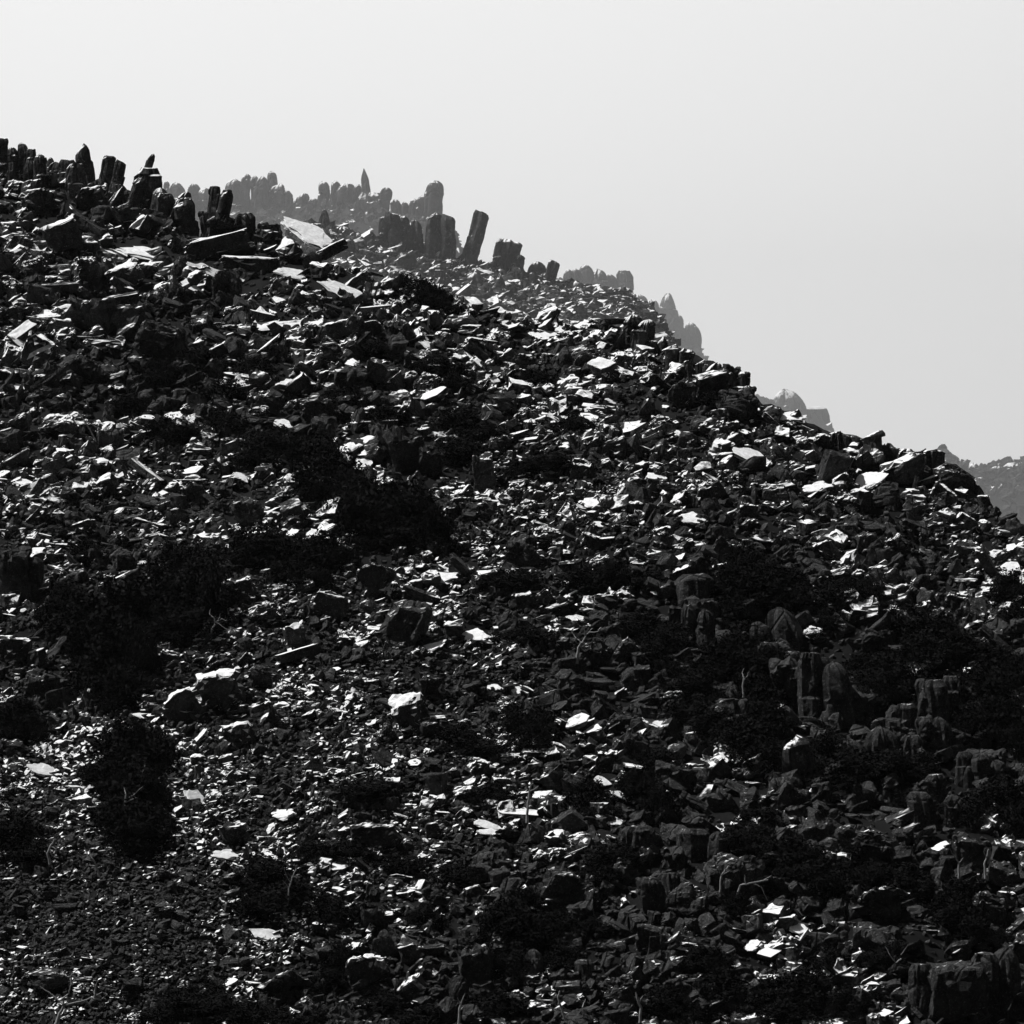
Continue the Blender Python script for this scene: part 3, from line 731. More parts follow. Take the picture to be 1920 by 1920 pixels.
CLIFF = [  # dark cliff columns standing in the lower right and elsewhere on the slope
 (1522, 1225, 1524, 1352, 46, 'block', "tallest dark cliff column in the lower right with a smooth front", "the tall smooth cliff column", 0),
 (1562, 1242, 1578, 1362, 50, 'round', "curved cliff column leaning against the right of the tall smooth column", None, 0),
 (1484, 1222, 1486, 1260, 32, 'block', None, None, 0), (1486, 1262, 1488, 1330, 32, 'block', None, None, 0),
 (1442, 1205, 1448, 1270, 34, 'block', None, None, 0), (1420, 1166, 1425, 1215, 40, 'round', None, None, 0), (1390, 1185, 1392, 1215, 30, 'block', None, None, 0),
 (1460, 1140, 1470, 1200, 60, 'round', None, None, 0),
 (1292, 1135, 1294, 1200, 28, 'block', "left one of two short jointed columns in the shade right of centre", None, 0),
 (1322, 1142, 1324, 1210, 30, 'round', "right one of two short jointed columns in the shade right of centre", "the short jointed columns", 0),
 (1304, 1078, 1304, 1135, 62, 'block', None, None, 0),
 (1345, 1250, 1350, 1290, 28, 'round', None, None, 0), (1375, 1285, 1380, 1330, 30, 'round', None, None, 0), (1395, 1310, 1400, 1345, 30, 'round', None, None, 0),
 (1245, 1255, 1250, 1300, 26, 'point', None, None, 0),
 (1462, 1322, 1480, 1372, 44, 'round', "white-edged rounded crag under the tall smooth cliff column", None, 0),
 (1490, 1385, 1496, 1465, 62, 'round', "broad upright dark crag with a white top left corner in the lower right", "the broad upright crag", .1),
 (1462, 1418, 1464, 1450, 20, 'block', None, None, 0),
 (1752, 1275, 1758, 1360, 40, 'block', None, None, 0), (1782, 1268, 1786, 1355, 34, 'block', None, None, 0), (1742, 1285, 1746, 1320, 26, 'round', None, None, 0),
 (1730, 1345, 1738, 1410, 30, 'block', None, None, 0), (1762, 1345, 1764, 1405, 36, 'round', None, None, 0), (1700, 1320, 1700, 1368, 36, 'block', None, None, 0), (1676, 1322, 1676, 1368, 34, 'round', None, None, 0),
 (1712, 1375, 1712, 1420, 34, 'round', None, None, 0), (1650, 1362, 1652, 1410, 60, 'angular', None, None, 0), (1590, 1385, 1600, 1425, 70, 'round', None, None, 0),
 (1806, 1410, 1808, 1478, 34, 'block', "left column of the dark columns at the right edge of the lower cliff", None, 0),
 (1838, 1415, 1842, 1480, 32, 'block', None, None, 0), (1870, 1425, 1874, 1475, 30, 'round', None, None, 0),
 (1755, 1452, 1758, 1520, 34, 'block', None, None, 0), (1720, 1485, 1724, 1545, 44, 'block', None, None, 0), (1785, 1490, 1790, 1545, 34, 'round', None, None, 0),
 (1725, 1808, 1720, 1890, 40, 'block', None, None, 0), (1765, 1812, 1765, 1900, 26, 'round', None, None, 0), (1795, 1806, 1795, 1905, 40, 'block', None, None, 0),
 (1846, 1788, 1842, 1900, 48, 'block', "largest cliff column at the bottom right corner", "the large column at bottom right", 0), (1884, 1778, 1888, 1900, 44, 'round', None, None, 0),
 (1095, 1800, 1098, 1850, 26, 'block', None, None, 0), (1160, 1838, 1165, 1890, 44, 'round', None, None, 0), (1220, 1645, 1225, 1710, 36, 'block', None, None, 0), (1255, 1638, 1260, 1705, 34, 'block', None, None, 0), (1285, 1650, 1285, 1700, 30, 'round', None, None, 0),
 (1300, 1555, 1300, 1610, 50, 'block', None, None, 0), (1345, 1560, 1345, 1620, 40, 'round', None, None, 0), (1195, 1550, 1195, 1600, 44, 'block', None, None, 0),
 (1410, 1610, 1405, 1670, 50, 'round', None, None, 0), (905, 1775, 905, 1850, 46, 'round', None, None, 0), (860, 1830, 862, 1890, 40, 'round', None, None, 0),
 (1000, 1780, 1000, 1835, 36, 'round', None, None, 0), (560, 1640, 565, 1680, 36, 'round', None, None, 0), (15, 1035, 15, 1130, 50, 'block', None, None, 0), (60, 1045, 62, 1120, 36, 'block', None, None, 0),
]
for i, (tx, ty, bx, by, w, prof, label, lm, cut) in enumerate(CLIFF):
    pillar(tx, ty, bx, by, w * 1.15, prof if prof != 'angular' else 'round', label, lm, None, snow=.6 if label and 'white' in label else .12, cut=cut, seed=140 + i, noun="cliff column", group="dark cliff columns on the slope", depth=.9)

MID = [  # second crest, thinly veiled
 (734, 400, 738, 480, 30, 'flat'), (757, 405, 762, 478, 24, 'round'), (778, 412, 785, 480, 26, 'round'), (720, 406, 724, 470, 20, 'round'), (608, 393, 600, 470, 34, 'point'),
 (640, 425, 640, 470, 60, 'round'), (668, 436, 668, 480, 44, 'round'), (700, 450, 700, 490, 50, 'round'), (818, 400, 808, 490, 42, 'round'),
 (842, 406, 836, 492, 32, 'flat'), (902, 398, 872, 490, 34, 'flat'), (956, 452, 938, 528, 46, 'flat'), (976, 478, 970, 535, 22, 'round'), (830, 470, 836, 510, 60, 'round'),
 (1006, 491, 1000, 545, 34, 'round'), (1040, 490, 1022, 548, 28, 'flat'), (860, 486, 860, 520, 46, 'round'), (1020, 512, 1020, 560, 60, 'round'), (1078, 528, 1078, 575, 50, 'round'),
 (1140, 548, 1140, 590, 60, 'round'), (1205, 565, 1205, 610, 44, 'round'), (915, 500, 915, 540, 40, 'round'), (760, 470, 760, 510, 70, 'round'),
]
ML = {10: ("pale-tipped pillar leaning right, alone against the white sky", "the lone leaning pillar"), 9: ("short flat-topped pillar between the tall finger and the lone leaning pillar", None),
      11: ("broad leaning block with a faceted top right of the lone leaning pillar", "the broad leaning block"), 15: ("small square-topped block leaning right on the hazy skyline", "the small square leaning block"),
      4: ("curved pale-edged rock fang rising beside the broad snow sheet", "the curved rock fang")}
for i, (tx, ty, bx, by, w, prof) in enumerate(MID):
    lb = ML.get(i, (None, None))
    pillar(tx, ty, bx, by, w, prof, lb[0], lb[1], B_D - 15 + (i % 3) * 5, snow=.62, seed=240 + i, noun="veiled grey pillar", group="veiled pillars on the second crest", cut=-.12 if prof == 'flat' else 0)

FAR = [  # far crest, deep in the haze
 (312, 340, 312, 400, 12, 'round'), (330, 342, 328, 400, 30, 'round'), (362, 344, 362, 400, 26, 'round'), (385, 352, 388, 400, 34, 'round'),
 (440, 336, 436, 425, 34, 'round'), (463, 327, 460, 425, 26, 'round'), (478, 330, 478, 425, 24, 'round'), (492, 331, 490, 425, 26, 'round'), (510, 321, 508, 425, 20, 'round'),
 (526, 345, 524, 425, 30, 'round'), (538, 357, 536, 425, 22, 'round'), (560, 370, 560, 415, 30, 'round'), (570, 362, 574, 415, 24, 'round'), (588, 371, 588, 420, 26, 'round'),
 (606, 340, 610, 425, 22, 'round'), (629, 339, 630, 425, 26, 'round'), (650, 343, 650, 425, 32, 'round'), (682, 317, 682, 420, 42, 'spire'), (672, 346, 674, 420, 20, 'round'),
 (702, 362, 702, 425, 34, 'block'), (724, 351, 724, 430, 24, 'round'), (740, 374, 740, 440, 26, 'round'), (758, 379, 758, 450, 20, 'round'), (776, 373, 776, 470, 24, 'round'), (792, 367, 792, 480, 22, 'round'),
 (817, 339, 808, 490, 36, 'round'), (765, 410, 765, 480, 50, 'round'),
 (1066, 505, 1066, 560, 22, 'round'), (1080, 504, 1080, 560, 24, 'round'), (1097, 496, 1100, 560, 28, 'round'), (1122, 505, 1124, 570, 34, 'round'), (1140, 514, 1144, 575, 26, 'round'),
 (1170, 508, 1172, 572, 25, 'block'), (1198, 553, 1200, 600, 30, 'round'), (1222, 562, 1222, 610, 28, 'round'),
 (1252, 552, 1252, 650, 48, 'point'), (1236, 575, 1236, 650, 34, 'round'), (1272, 590, 1272, 660, 34, 'round'), (1295, 604, 1294, 690, 30, 'round'),
 (1472, 731, 1474, 800, 66, 'round'), (1512, 765, 1520, 825, 60, 'flat'), (1440, 748, 1440, 790, 30, 'round'),
 (1712, 845, 1712, 880, 16, 'point'), (1730, 849, 1730, 880, 16, 'round'), (1765, 850, 1765, 890, 50, 'round'), (1800, 860, 1800, 900, 40, 'round'), (1870, 873, 1870, 920, 40, 'round'),
 (1905, 868, 1905, 930, 34, 'block'), (1826, 868, 1826, 910, 30, 'round'),
]
FL = {8: ("tallest finger of the tight hazy pillar cluster left of centre on the skyline", "the tight hazy pillar cluster"), 17: ("thin sharp spire, the slenderest point of the whole skyline", "the thin sharp spire"),
      25: ("tall round-headed stone finger, the tallest of the central hazy pillars", "the tall round-headed finger"), 32: ("single squared-off tooth standing on the right hazy skyline", "the squared tooth"),
      35: ("faded peaked tower on the falling right skyline", "the faded peaked tower"), 38: ("faded rounded tower lowest of the pair on the falling right skyline", None),
      39: ("large faded dome behind the flat skyline block", "the large faded dome"), 40: ("faded square block right of the large faded dome", None),
      14: ("round-topped hazy pillar, leftmost of three left of the thin sharp spire", None), 15: ("round-topped hazy pillar, middle of three left of the thin sharp spire", None), 16: ("round-topped hazy pillar, rightmost of three left of the thin sharp spire", None)}
for i, (tx, ty, bx, by, w, prof) in enumerate(FAR):
    lb = FL.get(i, (None, None))
    vr = random.Random(i * 17); w *= vr.uniform(.82, 1.2) if prof != 'spire' else 1; bx += vr.uniform(-6, 6)
    D = float(c_dist(np.array([float(ray(tx, ty)[0])]))[0]) - 20 - (i % 4) * 12
    pillar(tx, ty, bx, by, w, prof, lb[0], lb[1], D, snow=.85, seed=340 + i, noun="faded hazy pillar", group="faded pillars on the far crest")

# broken blocks crowding the foot of the pillars and stepping down the crest
cr = random.Random(77)
x = 4.0
while x < 1850:
    if 470 < x < 1170 or 1420 < x < 1560: x += 20; continue
    u = float(ray(x, 900)[0]); top = float(main_px(u))
    w = cr.uniform(18, 40) if x < 460 else cr.uniform(20, 46)
    h = w * cr.uniform(.5, 1.3)
    pillar(x + cr.uniform(-8, 8), top - h * cr.uniform(.25, .62), x, top + cr.uniform(6, 26), w, cr.choice(('block', 'round', 'flat', 'block')), None, None, None,
           snow=cr.uniform(.3, 1.0), seed=int(700 + x), noun="dark broken block", group="broken blocks along the near crest", cut=cr.uniform(-.2, .2), depth=1.1)
    x += w * cr.uniform(.45, .95)
x = 575.0
while x < 1225:
    u = float(ray(x, 900)[0]); top = float(b_px(u))
    w = cr.uniform(18, 44); h = w * cr.uniform(.5, 1.2); dn = cr.choice((0, 0, 14, 26))
    pillar(x + cr.uniform(-8, 8), top - h * .45 + dn, x, top + 16 + dn, w, cr.choice(('block', 'round', 'flat', 'point')), None, None, B_D - 18 - dn * 3,
           snow=cr.uniform(.4, 1.0), seed=int(2700 + x), noun="misty broken block", group="broken blocks along the second crest", cut=cr.uniform(-.2, .2), depth=1.1)
    x += w * cr.uniform(.35, .8)

# ------------------------------------------------------------------ shrubs and dead trees
def crown_mesh(seed, nclump=95, per=72):
    r = np.random.default_rng(seed)
    d = r.normal(size=(nclump, 3)); d /= np.linalg.norm(d, axis=1)[:, None]; d[:, 2] = np.abs(d[:, 2]) * 1.15 - .25
    c = d * r.uniform(.35, 1.02, (nclump, 1)); rad = r.uniform(.10, .30, nclump)
    q = r.normal(size=(nclump, per, 3)); q /= np.linalg.norm(q, axis=2)[..., None]
    P = (c[:, None] + q * rad[:, None, None] * r.uniform(.55, 1.12, (nclump, per, 1))).reshape(-1, 3)
    P[:, 2] = np.maximum(P[:, 2], -.45)
    n = len(P); a = r.normal(size=(n, 3)); a /= np.linalg.norm(a, axis=1)[:, None]
    b = np.cross(a, r.normal(size=(n, 3))); b /= np.linalg.norm(b, axis=1)[:, None]
    s = r.uniform(.018, .042, (n, 1))
    V = np.stack([P - a * s * 1.5, P + b * s, P + a * s * 1.5, P - b * s], 1).reshape(-1, 3)
    F = np.arange(n * 4).reshape(n, 4)
    return new_mesh("foliage", V, F, M_LEAF)
CROWNS = [crown_mesh(60 + i) for i in range(6)]

def tube(pts, rads, seg=6):
    V, F = [], []
    for i, (p, r_) in enumerate(zip(pts, rads)):
        p = Vector(p); d = Vector(pts[min(i + 1, len(pts) - 1)]) - Vector(pts[max(i - 1, 0)])
        d.normalize(); a = d.orthogonal().normalized(); b = d.cross(a)
        for k in range(seg):
            t = 2 * math.pi * k / seg
            V.append((p + (a * math.cos(t) + b * math.sin(t)) * r_)[:])
    for i in range(len(pts) - 1):
        for k in range(seg):
            F.append((i * seg + k, i * seg + (k + 1) % seg, (i + 1) * seg + (k + 1) % seg, (i + 1) * seg + k))
    return V, F

def wobble(p0, p1, n, amp, r):
    p0, p1 = Vector(p0), Vector(p1); pts = [p0]
    for i in range(1, n):
        t = i / (n - 1)
        q = p0.lerp(p1, t) + (Vector((r.uniform(-1, 1), r.uniform(-1, 1), r.uniform(-1, 1))) * amp if i < n - 1 else Vector())
        pts.append(q)
    return pts

def stems_mesh(seed):
    r = random.Random(seed); V, F = [], []
    for _ in range(7):
        a = r.uniform(0, 6.28); tip = (math.cos(a) * r.uniform(.3, .75), math.sin(a) * r.uniform(.3, .75), r.uniform(.1, .6))
        v, f = tube(wobble((r.uniform(-.1, .1), r.uniform(-.1, .1), -.75), tip, 5, .05, r), [.03, .026, .02, .014, .006], 5)
        F += [tuple(i + len(V) for i in q) for q in f]; V += v
    return new_mesh("stem", V, F, M_STEM, True)
STEMS = [stems_mesh(i) for i in range(3)]

SHRUBS = [(600, 855, 45, 40), (625, 905, 55, 45), (590, 920, 40, 30), (665, 935, 50, 40), (700, 965, 60, 50), (760, 965, 55, 52), (800, 985, 40, 48), (740, 1005, 60, 30), (830, 1020, 36, 18), (660, 985, 30, 34), (690, 1020, 30, 18),
 (470, 1040, 52, 38), (520, 1035, 55, 42), (570, 1050, 40, 34), (618, 1045, 48, 42), (540, 1078, 40, 26), (600, 1088, 26, 18),
 (330, 1060, 44, 34), (380, 1085, 46, 50), (405, 1130, 40, 48), (350, 1130, 60, 50), (290, 1125, 60, 48), (230, 1150, 70, 55), (150, 1165, 60, 48), (110, 1150, 36, 30), (200, 1215, 62, 60), (250, 1230, 40, 60), (180, 1275, 52, 44), (235, 1290, 42, 36), (320, 1180, 50, 36), (160, 1040, 36, 22), (380, 1170, 50, 28), (215, 1320, 34, 26), (120, 1110, 30, 20),
 (245, 1395, 58, 42), (280, 1425, 48, 44), (225, 1440, 50, 40), (250, 1480, 56, 48), (290, 1500, 30, 30), (230, 1530, 50, 36), (265, 1560, 52, 42), (300, 1545, 28, 30), (260, 1600, 36, 20), (210, 1475, 36, 30), (170, 1455, 26, 20),
 (30, 1350, 40, 42), (15, 1390, 30, 24), (60, 1370, 30, 26), (25, 1560, 46, 34), (60, 1600, 50, 24),
 (765, 532, 30, 16), (790, 545, 34, 20), (815, 560, 32, 20), (842, 574, 28, 18), (440, 428, 40, 9), (410, 420, 20, 8), (1348, 750, 36, 14),
 (380, 680, 40, 26), (420, 740, 46, 24), (300, 705, 40, 26), (250, 760, 36, 22), (330, 810, 50, 26), (420, 800, 46, 26), (480, 690, 34, 20), (510, 830, 50, 26), (560, 850, 40, 26), (480, 860, 40, 22),
 (860, 790, 42, 24), (900, 815, 40, 20), (650, 745, 40, 20), (700, 655, 40, 18), (820, 690, 44, 20), (850, 720, 30, 18), (860, 850, 44, 26), (980, 885, 36, 18), (720, 780, 34, 18), (1010, 710, 36, 16), (1040, 870, 60, 18), (1080, 800, 40, 18),
 (1400, 1060, 40, 36), (1440, 1085, 50, 34), (1380, 1095, 45, 40), (1420, 1120, 50, 40), (1480, 1090, 30, 22), (1345, 1110, 36, 24), (1360, 1150, 40, 26), (1500, 1125, 40, 26), (1580, 1110, 42, 24), (1615, 1108, 36, 20), (1560, 1160, 30, 18),
 (1100, 1085, 60, 22), (1160, 1078, 40, 26), (1220, 1090, 36, 18), (1200, 1170, 44, 22), (1250, 1195, 46, 24), (960, 1090, 50, 18), (985, 1190, 50, 14), (1150, 1080, 34, 20),
 (1700, 1170, 48, 32), (1750, 1190, 50, 34), (1790, 1215, 42, 28), (1720, 1225, 50, 30), (1660, 1265, 48, 36), (1700, 1290, 50, 36), (1640, 1300, 40, 34), (1620, 1250, 40, 26), (1840, 1230, 48, 28), (1895, 1110, 34, 34), (1905, 1160, 30, 26), (1850, 1290, 50, 40), (1900, 1270, 36, 40), (1880, 1350, 46, 44), (1830, 1350, 40, 36), (1910, 1400, 30, 36),
 (1390, 1215, 50, 34), (1420, 1250, 45, 38), (1370, 1260, 44, 36), (1430, 1300, 42, 36), (1330, 1240, 40, 30), (1300, 1290, 42, 30), (1300, 1340, 46, 30), (1345, 1370, 50, 34), (1400, 1390, 55, 36), (1440, 1350, 40, 34), (1360, 1320, 30, 26), (1430, 1420, 46, 32), (1550, 1400, 40, 26), (1600, 1445, 60, 34), (1660, 1440, 50, 30), (1550, 1460, 44, 26), (1720, 1440, 40, 26), (1880, 1500, 50, 40), (1820, 1520, 46, 30), (1910, 1550, 30, 40), (1820, 1370, 34, 26), (1700, 1500, 30, 20), (1530, 1320, 26, 18), (1215, 1230, 40, 30), (1250, 1260, 30, 24),
 (990, 1360, 46, 34), (1010, 1390, 40, 30), (885, 1400, 50, 18), (850, 1375, 36, 18), (1105, 1495, 36, 28), (1125, 1520, 30, 16), (1200, 1480, 34, 34), (1235, 1510, 34, 34), (1240, 1430, 40, 26), (660, 1600, 40, 22), (500, 1640, 54, 28), (540, 1680, 60, 30), (480, 1700, 40, 26), (620, 1710, 44, 28), (590, 1600, 36, 20), (920, 1490, 40, 20), (690, 1480, 50, 14),
 (960, 1720, 50, 36), (1000, 1755, 46, 32), (930, 1750, 40, 34), (1040, 1740, 40, 30), (990, 1690, 34, 24), (1050, 1800, 40, 24), (960, 1805, 44, 30), (1150, 1610, 50, 26), (1120, 1640, 40, 20), (640, 1800, 36, 30), (620, 1840, 34, 22), (800, 1720, 34, 20), (1110, 1740, 30, 18),
 (1400, 1580, 50, 30), (1450, 1610, 50, 32), (1420, 1540, 40, 24), (1500, 1600, 44, 30), (1530, 1650, 50, 32), (1580, 1660, 50, 34), (1640, 1640, 40, 24), (1700, 1650, 50, 28), (1480, 1650, 44, 24), (1600, 1620, 30, 30), (1790, 1680, 44, 28), (1740, 1690, 40, 22), (1800, 1730, 50, 34), (1830, 1750, 34, 24), (1480, 1860, 54, 34), (1530, 1850, 44, 34), (1440, 1890, 50, 26), (1500, 1900, 50, 20), (1600, 1880, 44, 28), (1350, 1850, 50, 30), (1320, 1800, 40, 26), (1380, 1700, 30, 24), (1650, 1800, 36, 20), (1560, 1800, 36, 22), (1250, 1880, 40, 26), (1310, 1900, 40, 20), (1680, 1780, 30, 18),
 (350, 1880, 50, 24), (410, 1890, 54, 24), (470, 1900, 50, 20), (300, 1900, 46, 20), (560, 1905, 50, 16), (390, 1860, 34, 16), (800, 1905, 46, 18), (720, 1880, 40, 20), (930, 1885, 44, 24), (1880, 1760, 30, 20), (750, 1620, 44, 16), (860, 1640, 40, 20)]
for i, (px, py, rx, ry) in enumerate(SHRUBS):
    y = hit1(px, py + ry * .6); k = ppm(y)
    root = bpy.data.objects.new("shrub", None); COL.objects.link(root)
    u, e = ray(px, py + ry * .25)
    root.location = (float(u) * y, y, float(e) * y); root.empty_display_size = .2
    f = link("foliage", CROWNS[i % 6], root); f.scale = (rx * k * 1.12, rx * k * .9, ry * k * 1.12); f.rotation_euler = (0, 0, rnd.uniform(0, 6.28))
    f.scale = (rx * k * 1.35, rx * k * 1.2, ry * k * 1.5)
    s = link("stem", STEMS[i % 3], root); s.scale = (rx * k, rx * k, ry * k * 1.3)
    add_item(root, px, py, None, None, "shrub", "dark evergreen shrubs among the rocks", "dark shrub")

def dead_tree(base, trunk, limbs, thick, label, lm, seed):
    """all points in photo pixels; the limbs spread in depth as well"""
    r = random.Random(seed)
    y = hit1(*base) - 2.2; k = ppm(y)
    u, e = ray(*base); o = Vector((float(u) * y, y, float(e) * y))
    root = bpy.data.objects.new("dead_tree", None); COL.objects.link(root); root.location = o
    def P(p, d=0.0): return Vector(((p[0] - base[0]) * k, d, (base[1] - p[1]) * k))
    def path(pts, w0, w1, name, d0=0.0, d1=0.0):
        w0 *= 1.5; w1 *= 1.7
        q = []
        for i in range(len(pts) - 1):
            a, b = P(pts[i]), P(pts[i + 1])
            for s in range(4):
                t = s / 4; q.append(a.lerp(b, t) + Vector((r.uniform(-1, 1), 0, r.uniform(-1, 1))) * .8 * k)
        q.append(P(pts[-1]))
        n = len(q)
        for i in range(n): q[i].y = d0 + (d1 - d0) * i / n
        w = [(w0 + (w1 - w0) * i / (n - 1)) * k * .5 for i in range(n)]
        v, f = tube(q, w, 6)
        return link(name, new_mesh(name, v, f, M_BARK, True), root)
    tr = path([(base[0], base[1] + 8)] + trunk, thick, thick * .45, "trunk")
    for l in limbs:
        path(l, thick * .5, thick * .15, "branch", 0, r.uniform(-1, 1) * 14 * k)
    add_item(root, base[0], base[1] - 20, label, lm, "dead tree", "bare dead trees and shrubs", "dead tree")
dead_tree((105, 1915), [(112, 1900), (120, 1885)], [[(120, 1885), (118, 1872), (130, 1862), (134, 1845), (150, 1828)], [(120, 1885), (105, 1872), (92, 1862), (74, 1850)], [(122, 1885), (150, 1879), (172, 1872), (190, 1862)], [(160, 1876), (172, 1890), (182, 1892), (192, 1880)], [(178, 1872), (180, 1850), (183, 1840)], [(134, 1845), (133, 1830), (146, 1818)], [(172, 1872), (190, 1874), (196, 1868)]], 6, "pale bare dead tree with spreading forked limbs at the bottom left", "the bare dead tree at bottom left", 1)
dead_tree((234, 1530), [(235, 1500), (236, 1488)], [[(236, 1500), (250, 1490), (266, 1476)], [(235, 1488), (233, 1484), (231, 1478)], [(236, 1504), (250, 1498), (256, 1496)]], 3.2, "pale dead sapling with a right-reaching branch inside the lower shrub mass", None, 2)
dead_tree((262, 1464), [(266, 1450), (272, 1434)], [[(266, 1450), (262, 1440)]], 2.2, "thin straight pale stem above the dead sapling in the lower shrub mass", None, 3)
dead_tree((1082, 1236), [(1084, 1214), (1092, 1204)], [[(1092, 1204), (1100, 1190), (1112, 1178)], [(1090, 1206), (1080, 1196), (1072, 1184)], [(1098, 1192), (1096, 1180)], [(1104, 1186), (1122, 1184)]], 4.2, "pale bare dead shrub left of the large rounded dark boulder", "the pale dead shrub", 4)
dead_tree((1394, 1300), [(1393, 1280), (1395, 1268)], [[(1394, 1276), (1400, 1268), (1404, 1257)], [(1394, 1270), (1392, 1262), (1396, 1254)]], 3, "small forked dead tree in black shade left of the cliff columns", "the small forked dead tree", 5)
dead_tree((988, 1535), [(990, 1510), (992, 1488)], [[(992, 1488), (994, 1474), (1000, 1468)], [(992, 1486), (1010, 1474)]], 4, "slim dead trunk standing left of a white club-shaped rock", None, 6)
dead_tree((94, 1612), [(90, 1600), (95, 1586), (102, 1574)], [[(95, 1586), (106, 1592), (112, 1578)], [(92, 1596), (100, 1606), (110, 1608)]], 4, "curved pale dead stem low at the left", "the curved dead stem", 7)
dead_tree((188, 1634), [(176, 1614), (164, 1600), (158, 1588)], [[(176, 1614), (160, 1612), (146, 1602)], [(170, 1606), (168, 1592)], [(182, 1624), (166, 1622)]], 3, "tangled bent dead branches low at the left below the lower shrubs", None, 8)
dead_tree((395, 1180), [(404, 1166), (400, 1156)], [[(404, 1166), (416, 1160), (426, 1164)], [(400, 1158), (392, 1150), (394, 1142)], [(410, 1163), (414, 1150)], [(404, 1166), (430, 1182)]], 2.6, "twisted dead branch below the pale-topped boulder", None, 9)
dead_tree((1380, 1675), [(1388, 1660), (1410, 1655), (1440, 1650)], [[(1410, 1655), (1428, 1664), (1440, 1690)], [(1430, 1652), (1446, 1640)], [(1398, 1656), (1396, 1640)]], 3, "long low dead branch arching over rocks in the lower right", "the long arching dead branch", 10)
dead_tree((1350, 1665), [(1352, 1645), (1360, 1630)], [[(1360, 1630), (1372, 1620)], [(1356, 1640), (1368, 1632)], [(1354, 1650), (1348, 1630)]], 3, "short bunch of pale dead stems left of the long arching dead branch", None, 11)
dead_tree((1200, 1910), [(1202, 1890), (1196, 1875), (1192, 1860)], [[(1202, 1890), (1194, 1878)], [(1198, 1880), (1206, 1866)]], 4, "pale crooked dead trunk at the bottom right of centre", None, 12)
dead_tree((1798, 1640), [(1798, 1618), (1790, 1606)], [[(1790, 1606), (1784, 1600), (1780, 1590)], [(1797, 1620), (1806, 1608)]], 3, "thin bent dead tree between dark boulders at lower right", None, 13)
dead_tree((1848, 1640), [(1846, 1620), (1850, 1608), (1854, 1592)], [[(1850, 1608), (1844, 1598), (1846, 1590)]], 3, "thin forked dead tree at the lower right edge", None, 14)
dead_tree((1060, 1905), [(1050, 1885), (1046, 1868), (1050, 1858)], [[(1050, 1885), (1062, 1892)], [(1092, 1890), (1098, 1875)]], 3.4, "curled dead stem at the bottom in the middle right", None, 15)
dead_tree((860, 1915), [(862, 1890), (866, 1876)], [[(866, 1876), (872, 1862)], [(864, 1884), (858, 1870)], [(862, 1895), (872, 1885)]], 3.4, "pale dead trunk at the bottom edge in the middle", None, 16)
dead_tree((180, 820), [(160, 790), (150, 778)], [[(160, 790), (180, 800), (196, 806)], [(150, 778), (140, 776)], [(168, 802), (172, 816)]], 2, "thin dead twigs hanging over the long hump boulder at left", None, 17)
dead_tree((540, 1690), [(542, 1665), (548, 1645), (556, 1628)], [[(542, 1665), (530, 1650)], [(548, 1645), (562, 1640)], [(545, 1655), (536, 1640), (534, 1628)]], 2.4, "slender dead sapling low left of centre among shrubs", None, 18)
dead_tree((1690, 1790), [(1680, 1805), (1668, 1790)], [[(1690, 1790), (1702, 1770)], [(1668, 1790), (1660, 1775)]], 2.4, "low forked dead twig in the lower right", None, 19)

